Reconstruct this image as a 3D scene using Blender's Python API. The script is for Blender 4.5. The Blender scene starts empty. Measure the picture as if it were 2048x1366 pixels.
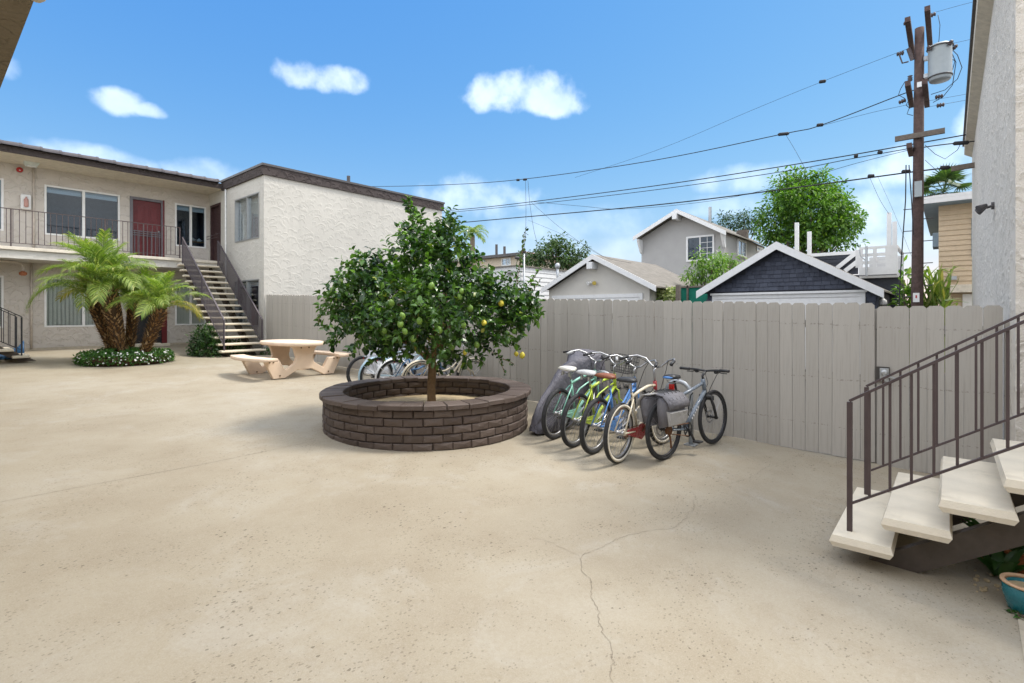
import bpy, math, random
from mathutils import Vector, Matrix, noise as mnoise
from math import sin, cos, pi, radians, sqrt, atan2, asin

random.seed(7)
sc = bpy.context.scene
COL = sc.collection

# ------------------------------------------------------------------ camera
CAMZ = 1.746
F, CX, CY = 1024.0, 1024.0, 627.0
AX, AF = 0.6501, 0.7598            # world X axis seen from the camera: right / forward share
cam_d = bpy.data.cameras.new('Camera')
cam = bpy.data.objects.new('Camera', cam_d)
COL.objects.link(cam)
cam.location = (0, 0, CAMZ)
cam.rotation_euler = (pi / 2, 0, -atan2(AF, AX))
cam_d.sensor_width = 36.0
cam_d.lens = 18.0
cam_d.shift_y = -56.0 / 2048.0
cam_d.clip_start = 0.05
cam_d.clip_end = 3000
sc.camera = cam

SUN_AZ = Vector((0.78, -0.62))     # horizontal direction towards the sun
SUN_EL = radians(58)
sc.view_settings.view_transform = 'Standard'
sc.view_settings.look = 'None'
sc.view_settings.gamma = 1.0
sc.view_settings.exposure = 1.74
sc.view_settings.use_curve_mapping = False
sc.render.engine = 'CYCLES'
sc.cycles.use_denoising = True
sc.cycles.max_bounces = 7
sc.cycles.transparent_max_bounces = 12
sc.cycles.sample_clamp_indirect = 6

# ------------------------------------------------------------------ pixel rays (used to survey positions on real planes)
def ray(px, py):
    r = (px - CX) / F
    return Vector((AX * r + AF, -AF * r + AX, (CY - py) / F))
C0 = Vector((0, 0, CAMZ))
def onX(px, py, X):
    d = ray(px, py); return C0 + d * (X / d.x)
def onY(px, py, Y):
    d = ray(px, py); return C0 + d * (Y / d.y)
GS = 0.0307
def gz(y): return GS * y
def onG(px, py, h=0.0):
    d = ray(px, py); t = (CAMZ - h) / (GS * d.y - d.z); return C0 + d * t
def atD(px, py, D):
    return C0 + ray(px, py) * D

# ------------------------------------------------------------------ world: sky with scattered cumulus
world = bpy.data.worlds.new('World'); sc.world = world; world.use_nodes = True
wn = world.node_tree; wn.nodes.clear()
def N(tree, t, **kw):
    n = tree.nodes.new(t)
    for k, v in kw.items():
        if k.startswith('i_'):
            n.inputs[k[2:]].default_value = v
        else: setattr(n, k, v)
    return n
def math_n(tree, op, a, b=None, c=None, clamp=False):
    n = tree.nodes.new('ShaderNodeMath'); n.operation = op; n.use_clamp = clamp
    for i, x in enumerate((a, b, c)):
        if x is None: continue
        if isinstance(x, (int, float)): n.inputs[i].default_value = x
        else: tree.links.new(x, n.inputs[i])
    return n.outputs[0]
wout = N(wn, 'ShaderNodeOutputWorld'); bg = N(wn, 'ShaderNodeBackground'); bg.inputs['Strength'].default_value = 0.0565
wn.links.new(bg.outputs[0], wout.inputs[0])
sky = N(wn, 'ShaderNodeTexSky'); sky.sky_type = 'NISHITA'; sky.sun_disc = False
sky.sun_elevation = SUN_EL
sky.sun_rotation = atan2(SUN_AZ.x, SUN_AZ.y)
sky.air_density = 1.0; sky.dust_density = 0.25; sky.ozone_density = 2.5; sky.altitude = 0
tc = N(wn, 'ShaderNodeTexCoord'); sep = N(wn, 'ShaderNodeSeparateXYZ')
nrm = N(wn, 'ShaderNodeVectorMath'); nrm.operation = 'NORMALIZE'
wn.links.new(tc.outputs['Generated'], nrm.inputs[0]); wn.links.new(nrm.outputs[0], sep.inputs[0])
az = math_n(wn, 'ARCTAN2', sep.outputs[1], sep.outputs[0]); el = math_n(wn, 'ARCSINE', sep.outputs[2])
nz = N(wn, 'ShaderNodeTexNoise'); nz.inputs['Scale'].default_value = 24; nz.inputs['Detail'].default_value = 7; nz.inputs['Roughness'].default_value = 0.5
wn.links.new(nrm.outputs[0], nz.inputs['Vector'])
nz2 = N(wn, 'ShaderNodeTexNoise'); nz2.inputs['Scale'].default_value = 11; nz2.inputs['Detail'].default_value = 5
wn.links.new(nrm.outputs[0], nz2.inputs['Vector'])
nn = math_n(wn, 'ADD', math_n(wn, 'MULTIPLY', math_n(wn, 'SUBTRACT', nz.outputs[0], 0.5), 2.0), math_n(wn, 'MULTIPLY', math_n(wn, 'SUBTRACT', nz2.outputs[0], 0.5), 2.4))
def azel(px, py):
    d = ray(px, py).normalized(); return atan2(d.y, d.x), asin(d.z)
clouds = []
for px, py, rx, ry, soft, op in [
    (1055, 194, 138, 50, .5, 1), (1010, 180, 70, 40, .5, 1), (1110, 205, 70, 42, .5, 1), (600, 150, 62, 38, .55, .97), (670, 162, 72, 38, .55, .97), (240, 210, 62, 32, .6, .93), (290, 222, 50, 20, .6, .9), (10, 132, 45, 36, .9, .7),
    (140, 312, 160, 30, .9, .75), (420, 348, 85, 34, 1.0, .6), (955, 405, 125, 52, 1.0, .8), (1130, 455, 210, 46, 1.3, .42),
    (1500, 362, 130, 34, 1.1, .6), (1845, 335, 165, 62, .9, .85), (1960, 250, 60, 50, .8, .85), (1745, 432, 110, 60, 1.1, .75),
    (1440, 415, 90, 30, 1.2, .5), (1180, 500, 330, 40, 1.6, .4), (1720, 500, 260, 40, 1.5, .4)]:
    a0, e0 = azel(px, py); a1, _ = azel(px + rx, py); _, e1 = azel(px, py - ry)
    clouds.append((a0, e0, abs(a1 - a0), abs(e1 - e0), soft, op * .31))
mask = None
for a0, e0, rx, ry, soft, op in clouds:
    da = math_n(wn, 'DIVIDE', math_n(wn, 'SUBTRACT', az, a0), rx)
    de = math_n(wn, 'DIVIDE', math_n(wn, 'SUBTRACT', el, e0), ry)
    below = math_n(wn, 'LESS_THAN', de, 0.0)
    de = math_n(wn, 'MULTIPLY', de, math_n(wn, 'ADD', 1.0, math_n(wn, 'MULTIPLY', below, 0.35)))
    q = math_n(wn, 'SUBTRACT', 1.0, math_n(wn, 'ADD', math_n(wn, 'MULTIPLY', da, da), math_n(wn, 'MULTIPLY', de, de)))
    q = math_n(wn, 'ADD', math_n(wn, 'MAXIMUM', q, -4.0), nn)
    m = N(wn, 'ShaderNodeMapRange'); m.interpolation_type = 'SMOOTHSTEP'
    m.inputs['From Min'].default_value = -0.20; m.inputs['From Max'].default_value = soft + .38; m.inputs['To Max'].default_value = op
    wn.links.new(q, m.inputs[0])
    mask = m.outputs[0] if mask is None else math_n(wn, 'MAXIMUM', mask, m.outputs[0])
# bright broken cloud added only beyond the view, to lift fill and soften shadows
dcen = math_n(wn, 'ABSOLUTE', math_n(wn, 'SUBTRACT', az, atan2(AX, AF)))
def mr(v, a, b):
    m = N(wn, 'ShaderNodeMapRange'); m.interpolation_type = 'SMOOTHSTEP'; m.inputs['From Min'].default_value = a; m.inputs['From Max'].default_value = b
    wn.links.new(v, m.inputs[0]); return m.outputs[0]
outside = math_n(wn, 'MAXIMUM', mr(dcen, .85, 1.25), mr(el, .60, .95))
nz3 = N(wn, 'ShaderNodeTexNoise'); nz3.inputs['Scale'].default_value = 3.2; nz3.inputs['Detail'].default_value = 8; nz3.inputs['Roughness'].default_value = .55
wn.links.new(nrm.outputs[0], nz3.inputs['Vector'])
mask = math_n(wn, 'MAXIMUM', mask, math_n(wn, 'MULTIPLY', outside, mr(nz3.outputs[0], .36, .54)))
shade = N(wn, 'ShaderNodeMapRange'); shade.inputs['From Min'].default_value = .3; shade.inputs['From Max'].default_value = .7; shade.inputs['To Min'].default_value = .78; shade.inputs['To Max'].default_value = 1.05
wn.links.new(nz.outputs[0], shade.inputs[0]); mask = math_n(wn, 'MULTIPLY', mask, shade.outputs[0])
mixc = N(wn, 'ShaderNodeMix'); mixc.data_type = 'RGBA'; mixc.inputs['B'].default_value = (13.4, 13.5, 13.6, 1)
hs = N(wn, 'ShaderNodeHueSaturation'); hs.inputs['Saturation'].default_value = 1.22; hs.inputs['Value'].default_value = 1.0
wn.links.new(sky.outputs[0], hs.inputs['Color'])
scol = N(wn, 'ShaderNodeSeparateColor'); wn.links.new(hs.outputs[0], scol.inputs[0]); ccol = N(wn, 'ShaderNodeCombineColor')
for i, (k, e) in enumerate(((1.03, .95), (1.50, .62), (3.51, .2))):       # clear, evenly blue air
    wn.links.new(math_n(wn, 'MULTIPLY', math_n(wn, 'POWER', scol.outputs[i], e), k), ccol.inputs[i])
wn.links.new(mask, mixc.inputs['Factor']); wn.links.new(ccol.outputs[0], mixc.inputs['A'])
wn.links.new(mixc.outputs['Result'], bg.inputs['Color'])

# ------------------------------------------------------------------ sun, softened by thin high cloud
sl = bpy.data.lights.new('Sun', 'SUN'); sl.energy = 1.15; sl.angle = radians(13); sl.color = (1, .95, .87)
sun = bpy.data.objects.new('Sun', sl); COL.objects.link(sun)
sd = Vector((SUN_AZ.x * cos(SUN_EL), SUN_AZ.y * cos(SUN_EL), sin(SUN_EL)))
sun.rotation_euler = sd.to_track_quat('Z', 'Y').to_euler(); sun.location = sd * 40

# ------------------------------------------------------------------ mesh helpers
Z3 = Vector((0, 0, 1))
class MB:
    def __init__(s): s.v = []; s.f = []; s.mi = []; s.m = 0
    def add(s, vs, fs):
        o = len(s.v); s.v += [tuple(p) for p in vs]
        for f in fs: s.f.append(tuple(i + o for i in f)); s.mi.append(s.m)
        return s
    def box(s, x0, x1, y0, y1, z0, z1):
        return s.add([(x0,y0,z0),(x1,y0,z0),(x1,y1,z0),(x0,y1,z0),(x0,y0,z1),(x1,y0,z1),(x1,y1,z1),(x0,y1,z1)],
                     [(0,3,2,1),(4,5,6,7),(0,1,5,4),(1,2,6,5),(2,3,7,6),(3,0,4,7)])
    def obox(s, c, a, b, d):
        c, a, b, d = Vector(c), Vector(a), Vector(b), Vector(d)
        if a.cross(b).dot(d) < 0: a = -a
        P = [c-a-b-d, c+a-b-d, c+a+b-d, c-a+b-d, c-a-b+d, c+a-b+d, c+a+b+d, c-a+b+d]
        return s.add(P, [(0,3,2,1),(4,5,6,7),(0,1,5,4),(1,2,6,5),(2,3,7,6),(3,0,4,7)])
    def beam(s, p, q, w, h, up=Z3):
        p, q, up = Vector(p), Vector(q), Vector(up); d = q - p; dn = d.normalized()
        side = dn.cross(up)
        if side.length < 1e-4: side = dn.cross(Vector((1, 0, 0)))
        side.normalize(); u = side.cross(dn)
        return s.obox((p + q) / 2, d / 2, side * w / 2, u * h / 2)
    def tube(s, pts, r, n=6, cap=True, closed=False):
        pts = [Vector(p) for p in pts]; m = len(pts)
        rs = r if isinstance(r, (list, tuple)) else [r] * m
        o = len(s.v); prev = None
        for i, p in enumerate(pts):
            if closed: t = pts[(i + 1) % m] - pts[i - 1]
            else: t = pts[min(i + 1, m - 1)] - pts[max(i - 1, 0)]
            if t.length < 1e-9: t = Z3.copy()
            t.normalize()
            if prev is None:
                a = t.cross(Z3)
                if a.length < .05: a = t.cross(Vector((1, 0, 0)))
            else:
                a = prev - t * prev.dot(t)
                if a.length < 1e-5: a = t.cross(Z3)
            a.normalize(); prev = a; b = t.cross(a)
            for k in range(n):
                th = 2 * pi * k / n; s.v.append(tuple(p + (a * cos(th) + b * sin(th)) * rs[i]))
        for i in range(m if closed else m - 1):
            j = (i + 1) % m
            for k in range(n):
                l = (k + 1) % n; s.f.append((o+i*n+k, o+i*n+l, o+j*n+l, o+j*n+k)); s.mi.append(s.m)
        if cap and not closed:
            s.f.append(tuple(o + k for k in reversed(range(n)))); s.mi.append(s.m)
            s.f.append(tuple(o + (m - 1) * n + k for k in range(n))); s.mi.append(s.m)
        return s
    def lathe(s, prof, n=16, c=(0, 0, 0), ax=Z3, close=False):
        c, ax = Vector(c), Vector(ax).normalized()
        a = ax.cross(Vector((1, 0, 0)))
        if a.length < .1: a = ax.cross(Vector((0, 1, 0)))
        a.normalize(); b = ax.cross(a); o = len(s.v); m = len(prof)
        for r, z in prof:
            for k in range(n):
                th = 2 * pi * k / n; s.v.append(tuple(c + ax * z + (a * cos(th) + b * sin(th)) * r))
        for i in range(m if close else m - 1):
            j = (i + 1) % m
            for k in range(n):
                l = (k + 1) % n; s.f.append((o+i*n+k, o+i*n+l, o+j*n+l, o+j*n+k)); s.mi.append(s.m)
        if not close:
            s.f.append(tuple(o + k for k in reversed(range(n)))); s.mi.append(s.m)
            s.f.append(tuple(o + (m - 1) * n + k for k in range(n))); s.mi.append(s.m)
        return s
    def torus(s, c, ax, R, r, n=28, k=8):
        return s.lathe([(R + r * cos(2*pi*i/k), r * sin(2*pi*i/k)) for i in range(k)], n, c, ax, close=True)
    def prism(s, poly, o, ex, ey, t):
        """poly: 2-D outline in the frame o, ex, ey; extruded by the vector t"""
        o, ex, ey, t = Vector(o), Vector(ex), Vector(ey), Vector(t)
        if ex.cross(ey).dot(t) < 0: o = o + t; t = -t
        area = sum(poly[i-1][0] * poly[i][1] - poly[i][0] * poly[i-1][1] for i in range(len(poly)))
        if area < 0: poly = poly[::-1]
        n = len(poly); A = [o + ex * x + ey * y for x, y in poly]; B = [p + t for p in A]
        return s.add(A + B, [tuple(reversed(range(n))), tuple(range(n, 2*n))] + [(i, (i+1) % n, n + (i+1) % n, n + i) for i in range(n)])
    def quad(s, a, b, c, d): return s.add([a, b, c, d], [(0, 1, 2, 3)])
    def blob(s, c, rx, ry, rz, n=10, m=6):
        prof = []
        o = len(s.v); c = Vector(c)
        s.v.append(tuple(c + Vector((0, 0, -rz))))
        for i in range(1, m):
            th = pi * i / m
            for k in range(n):
                ph = 2 * pi * k / n; s.v.append((c.x + rx * sin(th) * cos(ph), c.y + ry * sin(th) * sin(ph), c.z - rz * cos(th)))
        s.v.append(tuple(c + Vector((0, 0, rz))))
        for k in range(n): s.f.append((o, o + 1 + (k + 1) % n, o + 1 + k)); s.mi.append(s.m)
        for i in range(m - 2):
            for k in range(n):
                a = o + 1 + i * n; l = (k + 1) % n
                s.f.append((a + k, a + l, a + n + l, a + n + k)); s.mi.append(s.m)
        a = o + 1 + (m - 2) * n; t = len(s.v) - 1
        for k in range(n): s.f.append((a + k, a + (k + 1) % n, t)); s.mi.append(s.m)
        return s
    def mesh(s, name, mats, smooth=False):
        me = bpy.data.meshes.new(name); me.from_pydata(s.v, [], s.f)
        if not isinstance(mats, (list, tuple)): mats = [mats]
        for m in mats: me.materials.append(m)
        if len(mats) > 1: me.polygons.foreach_set('material_index', s.mi)
        if smooth: me.polygons.foreach_set('use_smooth', [True] * len(me.polygons))
        me.update(); return me
    def build(s, name, mats, parent=None, smooth=False, bevel=0, kind=None):
        o = link(name, s.mesh(name, mats, smooth), parent)
        if bevel:
            b = o.modifiers.new('bevel', 'BEVEL'); b.width = bevel; b.segments = 2; b.limit_method = 'ANGLE'
        if kind: o['kind'] = kind
        return o
INV = {}
def link(name, data, parent=None):
    o = bpy.data.objects.new(name, data); COL.objects.link(o)
    if parent is not None:
        o.parent = parent
        if parent.name in INV: o.matrix_parent_inverse = INV[parent.name]
    return o
def tag(o, label=None, cat=None, group=None, kind=None):
    if label: o['label'] = label
    if cat: o['category'] = cat
    if group: o['group'] = group
    if kind: o['kind'] = kind
    return o
def thing(name, label, cat, loc=(0, 0, 0), rz=0.0, group=None, local=False):
    """an Empty at the thing's base; local=False: the parts are modelled in world coordinates"""
    o = bpy.data.objects.new(name, None); COL.objects.link(o); o.empty_display_size = .2
    o.location = loc; o.rotation_euler = (0, 0, rz)
    if not local: INV[o.name] = Matrix.Translation(-Vector(loc))
    return tag(o, label, cat, group)
# ------------------------------------------------------------------ materials
def mat(name):
    m = bpy.data.materials.new(name); m.use_nodes = True
    t = m.node_tree; b = t.nodes['Principled BSDF']; return m, t, b
def noise_n(t, scale, detail=4, rough=.55, vec=None, dist=0):
    n = t.nodes.new('ShaderNodeTexNoise'); n.inputs['Scale'].default_value = scale
    n.inputs['Detail'].default_value = detail; n.inputs['Roughness'].default_value = rough; n.inputs['Distortion'].default_value = dist
    if vec is not None: t.links.new(vec, n.inputs['Vector'])
    return n.outputs[0]
def coord(t, scale=(1, 1, 1), kind='Object', rot=(0, 0, 0)):
    c = t.nodes.new('ShaderNodeTexCoord'); mp = t.nodes.new('ShaderNodeMapping')
    mp.inputs['Scale'].default_value = scale; mp.inputs['Rotation'].default_value = rot
    t.links.new(c.outputs[kind], mp.inputs['Vector']); return mp.outputs[0]
def ramp(t, fac, stops):
    r = t.nodes.new('ShaderNodeValToRGB'); t.links.new(fac, r.inputs[0])
    el = r.color_ramp.elements
    while len(el) < len(stops): el.new(.5)
    for e, (p, c) in zip(el, stops):
        e.position = p; e.color = (c[0], c[1], c[2], 1)
    return r.outputs[0]
def mixrgb(t, fac, a, b, mode='MIX'):
    m = t.nodes.new('ShaderNodeMix'); m.data_type = 'RGBA'; m.blend_type = mode
    for nm, x in (('Factor', fac), ('A', a), ('B', b)):
        if isinstance(x, (int, float)): m.inputs[nm].default_value = x
        elif isinstance(x, tuple): m.inputs[nm].default_value = (x[0], x[1], x[2], 1)
        else: t.links.new(x, m.inputs[nm])
    return m.outputs['Result']
def maprange(t, v, a, b, c=0., d=1., smooth=True):
    m = t.nodes.new('ShaderNodeMapRange'); m.interpolation_type = 'SMOOTHSTEP' if smooth else 'LINEAR'
    t.links.new(v, m.inputs[0])
    for i, x in zip((1, 2, 3, 4), (a, b, c, d)): m.inputs[i].default_value = x
    return m.outputs[0]
def bump(t, b, h, strength=.3, dist=.02):
    n = t.nodes.new('ShaderNodeBump'); n.inputs['Strength'].default_value = strength; n.inputs['Distance'].default_value = dist
    t.links.new(h, n.inputs['Height']); t.links.new(n.outputs[0], b.inputs['Normal'])
def sc3(c, k): return tuple(x * k for x in c)

def simple(name, col, rough=.6, metal=0., var=.18, nscale=9., bmp=0., bscale=60., spec=.4, grime=0.):
    m, t, b = mat(name); v = coord(t)
    n = noise_n(t, nscale, 6, .6, v)
    c = ramp(t, n, [(.25, sc3(col, 1 - var)), (.75, sc3(col, 1 + var))])
    if grime:
        g = maprange(t, noise_n(t, nscale * .35, 6, .7, v), .52, .72, 0, grime)
        c = mixrgb(t, g, c, sc3((.16, .13, .10), 1))
    t.links.new(c, b.inputs['Base Color'])
    r = maprange(t, noise_n(t, nscale * 3, 3, .5, v), .3, .7, max(.05, rough - .1), min(1, rough + .1)); t.links.new(r, b.inputs['Roughness'])
    b.inputs['Metallic'].default_value = metal; b.inputs['Specular IOR Level'].default_value = spec
    if bmp: bump(t, b, noise_n(t, bscale, 4, .6, v), bmp, .01)
    return m

def stucco(name, col, arc=1., scale=2.0, dirt=.25, fine=.35, strength=.75):
    """trowelled stucco: overlapping scallop ridges plus sand grain"""
    m, t, b = mat(name); v = coord(t)
    sepv = t.nodes.new('ShaderNodeSeparateXYZ'); t.links.new(v, sepv.inputs[0])
    wob = t.nodes.new('ShaderNodeTexNoise'); wob.inputs['Scale'].default_value = 4.5; wob.inputs['Detail'].default_value = 3; t.links.new(v, wob.inputs['Vector'])
    off = t.nodes.new('ShaderNodeVectorMath'); off.operation = 'SUBTRACT'; t.links.new(wob.outputs['Color'], off.inputs[0]); off.inputs[1].default_value = (.5, .5, .5)
    sca = t.nodes.new('ShaderNodeVectorMath'); sca.operation = 'SCALE'; sca.inputs['Scale'].default_value = .16; t.links.new(off.outputs[0], sca.inputs[0])
    vv = t.nodes.new('ShaderNodeVectorMath'); t.links.new(v, vv.inputs[0]); t.links.new(sca.outputs[0], vv.inputs[1])
    tot = None
    for k, (s, r0) in enumerate(((1., .42), (1.35, .40), (.8, .45), (1.7, .5))):
        vo = t.nodes.new('ShaderNodeTexVoronoi'); vo.voronoi_dimensions = '3D'; vo.inputs['Scale'].default_value = scale * s
        ad = t.nodes.new('ShaderNodeVectorMath'); ad.inputs[1].default_value = (3.7 * k, 1.9 * k, 5.3 * k); t.links.new(vv.outputs[0], ad.inputs[0])
        t.links.new(ad.outputs[0], vo.inputs['Vector'])
        sp = t.nodes.new('ShaderNodeSeparateXYZ'); t.links.new(vo.outputs['Position'], sp.inputs[0])
        sv = t.nodes.new('ShaderNodeSeparateXYZ'); t.links.new(ad.outputs[0], sv.inputs[0])
        dz = math_n(t, 'SUBTRACT', sv.outputs[2], sp.outputs[2])
        up = maprange(t, dz, -.02, .06)
        d = vo.outputs['Distance']
        saw = maprange(t, d, r0 - .17, r0, 0, 1)                       # swells outwards and breaks off in a ridge
        cut = maprange(t, d, r0, r0 + .035, 1, 0)
        a = math_n(t, 'MULTIPLY', math_n(t, 'MULTIPLY', saw, cut), up)
        tot = a if tot is None else math_n(t, 'MAXIMUM', tot, a)
    gr = noise_n(t, 55, 5, .65, v)
    lump = noise_n(t, 9, 5, .6, v)
    h = math_n(t, 'ADD', math_n(t, 'MULTIPLY', tot, arc), math_n(t, 'ADD', math_n(t, 'MULTIPLY', gr, fine), math_n(t, 'MULTIPLY', lump, .5)))
    bump(t, b, h, strength, .022)
    big = noise_n(t, .8, 5, .6, v)
    c = ramp(t, big, [(.3, sc3(col, .93)), (.7, sc3(col, 1.05))])
    st = noise_n(t, 1., 6, .65, coord(t, (5, 5, .35)))
    c = mixrgb(t, maprange(t, st, .52, .75, 0, dirt), c, sc3(col, .72))
    t.links.new(c, b.inputs['Base Color']); b.inputs['Roughness'].default_value = .9; b.inputs['Specular IOR Level'].default_value = .2
    return m

def glass(name, tint=(.75, .82, .84), rough=.02, refl=1.0):
    m, t, b = mat(name); t.nodes.remove(b)
    out = t.nodes['Material Output']; tr = t.nodes.new('ShaderNodeBsdfTransparent'); tr.inputs[0].default_value = (*tint, 1)
    gl = t.nodes.new('ShaderNodeBsdfGlossy'); gl.inputs['Roughness'].default_value = rough; gl.inputs[0].default_value = (.95, .97, 1, 1)
    fr = t.nodes.new('ShaderNodeFresnel'); fr.inputs[0].default_value = 1.5
    v = coord(t); bp = t.nodes.new('ShaderNodeBump'); bp.inputs['Strength'].default_value = .04; bp.inputs['Distance'].default_value = .02
    t.links.new(noise_n(t, 1.1, 1, .5, v), bp.inputs['Height']); t.links.new(bp.outputs[0], gl.inputs['Normal'])
    mx = t.nodes.new('ShaderNodeMixShader'); t.links.new(math_n(t, 'MULTIPLY', fr.outputs[0], refl, clamp=True), mx.inputs[0])
    t.links.new(tr.outputs[0], mx.inputs[1]); t.links.new(gl.outputs[0], mx.inputs[2]); t.links.new(mx.outputs[0], out.inputs[0])
    return m

def leaf(name, stops, rough=.4, trans=.3, spec=.5):
    """each leaf its own tone (random per mesh island)"""
    m, t, b = mat(name); out = t.nodes['Material Output']
    g = t.nodes.new('ShaderNodeNewGeometry')
    c = ramp(t, g.outputs['Random Per Island'], stops)
    c = mixrgb(t, maprange(t, noise_n(t, 2.2, 3, .5, coord(t)), .35, .7, 0, .35), c, stops[-2][1])
    t.links.new(c, b.inputs['Base Color']); b.inputs['Roughness'].default_value = rough; b.inputs['Specular IOR Level'].default_value = spec
    tl = t.nodes.new('ShaderNodeBsdfTranslucent')
    t.links.new(mixrgb(t, 1., c, (1.3, 1.5, .5), 'MULTIPLY'), tl.inputs[0])
    mx = t.nodes.new('ShaderNodeMixShader'); mx.inputs[0].default_value = trans
    t.links.new(b.outputs[0], mx.inputs[1]); t.links.new(tl.outputs[0], mx.inputs[2]); t.links.new(mx.outputs[0], out.inputs[0])
    return m

M = {}
# courtyard concrete: warm buff slab with blotches, pits and wash stains
def concrete_ground():
    m, t, b = mat('courtyard_concrete'); v = coord(t)
    n1 = noise_n(t, .45, 6, .6, v); n2 = noise_n(t, 2.6, 6, .65, v); n3 = noise_n(t, 45, 3, .6, v)
    c = ramp(t, n1, [(.3, (.265, .220, .155)), (.5, (.328, .284, .210)), (.7, (.370, .332, .264))])
    c = mixrgb(t, maprange(t, n2, .4, .75, 0, .5), c, (.26, .21, .145))
    c = mixrgb(t, maprange(t, noise_n(t, 1.1, 8, .7, v, .6), .5, .7, 0, .45), c, (.40, .375, .325))
    c = mixrgb(t, maprange(t, n3, .35, .75, 0, .22), c, (.23, .185, .13))
    c = mixrgb(t, maprange(t, noise_n(t, 130, 3, .6, v), .42, .68, 0, .4), c, (.40, .36, .295))
    pit = t.nodes.new('ShaderNodeTexVoronoi'); pit.inputs['Scale'].default_value = 21; pit.inputs['Randomness'].default_value = 1
    wp = t.nodes.new('ShaderNodeTexNoise'); wp.inputs['Scale'].default_value = 55; wp.inputs['Detail'].default_value = 3; t.links.new(v, wp.inputs['Vector'])
    wo = t.nodes.new('ShaderNodeVectorMath'); wo.operation = 'MULTIPLY_ADD'; t.links.new(wp.outputs['Color'], wo.inputs[0]); wo.inputs[1].default_value = (.022, .022, 0); t.links.new(coord(t, (1, 1.35, 1), rot=(0, 0, .6)), wo.inputs[2])
    t.links.new(wo.outputs[0], pit.inputs['Vector'])
    sz = noise_n(t, 1.3, 4, .6, v)                                      # pitted patches
    thr = maprange(t, sz, .40, .64, .03, .27)
    rnd = t.nodes.new('ShaderNodeSeparateColor'); t.links.new(pit.outputs['Color'], rnd.inputs[0])
    thr2 = math_n(t, 'MULTIPLY', thr, maprange(t, rnd.outputs[0], .35, 1., 0, 1.))
    p = math_n(t, 'LESS_THAN', pit.outputs['Distance'], thr2)
    c = mixrgb(t, math_n(t, 'MULTIPLY', p, .62), c, (.09, .07, .045))
    pit2 = t.nodes.new('ShaderNodeTexVoronoi'); pit2.inputs['Scale'].default_value = 48; t.links.new(wo.outputs[0], pit2.inputs['Vector'])
    rn2 = t.nodes.new('ShaderNodeSeparateColor'); t.links.new(pit2.outputs['Color'], rn2.inputs[0])
    p2 = math_n(t, 'LESS_THAN', pit2.outputs['Distance'], math_n(t, 'MULTIPLY', maprange(t, noise_n(t, 2.1, 4, .6, v), .36, .6, .10, .46), maprange(t, rn2.outputs[1], .45, 1, 0, 1)))
    c = mixrgb(t, math_n(t, 'MULTIPLY', p2, .42), c, (.13, .10, .065))
    t.links.new(c, b.inputs['Base Color']); b.inputs['Roughness'].default_value = .85; b.inputs['Specular IOR Level'].default_value = .25
    h = math_n(t, 'SUBTRACT', math_n(t, 'ADD', math_n(t, 'MULTIPLY', n3, .5), noise_n(t, 160, 3, .6, v)), math_n(t, 'MULTIPLY', math_n(t, 'ADD', p, p2), .8))
    bump(t, b, h, .35, .004)
    return m
M['ground'] = concrete_ground()
M['crack'] = simple('crack_dirt', (.19, .155, .115), .95)
M['soil'] = simple('dry_soil', (.42, .33, .2), .95, var=.3, nscale=14, bmp=.6)
M['asphalt'] = simple('asphalt', (.07, .07, .068), .9, bmp=.4)
M['earth'] = simple('bare_earth', (.16, .14, .1), .95)
M['stucco_taupe'] = stucco('stucco_taupe', (.585, .54, .49), 1.0, 2.6)
M['stucco_white'] = stucco('stucco_white', (.545, .522, .475), .8, 2.3, dirt=.32, fine=.35, strength=.38)
M['stucco_grey'] = stucco('stucco_grey', (.74, .685, .605), 1.0, 2.6, dirt=.25, fine=.9)
M['stucco_soffit'] = simple('soffit_stucco', (.60, .54, .44), .9, bmp=.5, bscale=25)
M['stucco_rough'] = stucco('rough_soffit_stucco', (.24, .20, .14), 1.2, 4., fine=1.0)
M['fascia'] = stucco('fascia_dark', (.075, .062, .06), 1.3, 2.4, dirt=.1)
M['coping'] = simple('coping_metal', (.085, .08, .082), .5, .3)
M['tile'] = simple('roof_tile_grey', (.075, .068, .075), .65, var=.2, bmp=.2)
M['deck_edge'] = simple('deck_edge_paint', (.66, .60, .50), .8, grime=.3)
M['plinth'] = simple('plinth_concrete', (.46, .40, .31), .9, bmp=.3, grime=.3)
M['tread'] = simple('tread_concrete', (.70, .625, .495), .8, var=.09, nscale=5, bmp=.3, bscale=80, grime=.28)
M['rail'] = simple('rail_brown_paint', (.085, .062, .062), .45, .2, var=.12)
M['rail_far'] = simple('rail_purple_brown', (.10, .085, .095), .5, .2, var=.12)
M['stringer'] = simple('stringer_brown', (.085, .068, .055), .6, bmp=.1)
M['white'] = simple('white_paint', (.78, .78, .77), .5, var=.05, grime=.12)
M['alu'] = simple('grey_aluminium', (.42, .43, .43), .4, .6, var=.08)
M['glass'] = glass('window_glass', (.96, .98, .98), refl=.75)
M['glass_dark'] = glass('window_glass_dark', (.72, .80, .86), refl=.62)
M['blind'] = simple('blind_white', (.74, .74, .72), .6, var=.04)
M['blind_g'] = simple('blind_grey', (.60, .61, .56), .6, var=.05)
M['room'] = simple('room_dark', (.08, .085, .1), .9)
M['door_red'] = simple('door_red', (.13, .014, .018), .45, var=.12)
M['door_frame'] = simple('door_frame_grey', (.16, .155, .175), .5)
M['door_brown'] = simple('screen_door_brown', (.055, .026, .026), .6)
M['door_black'] = simple('screen_door_black', (.03, .03, .034), .5)
M['pipe'] = simple('painted_pipe', (.56, .50, .44), .7)
M['pipe_white'] = simple('white_pipe', (.74, .73, .7), .6)
M['red'] = simple('red_plastic', (.42, .02, .02), .35)
M['redtan'] = simple('rust_fitting', (.35, .12, .05), .6)
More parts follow.
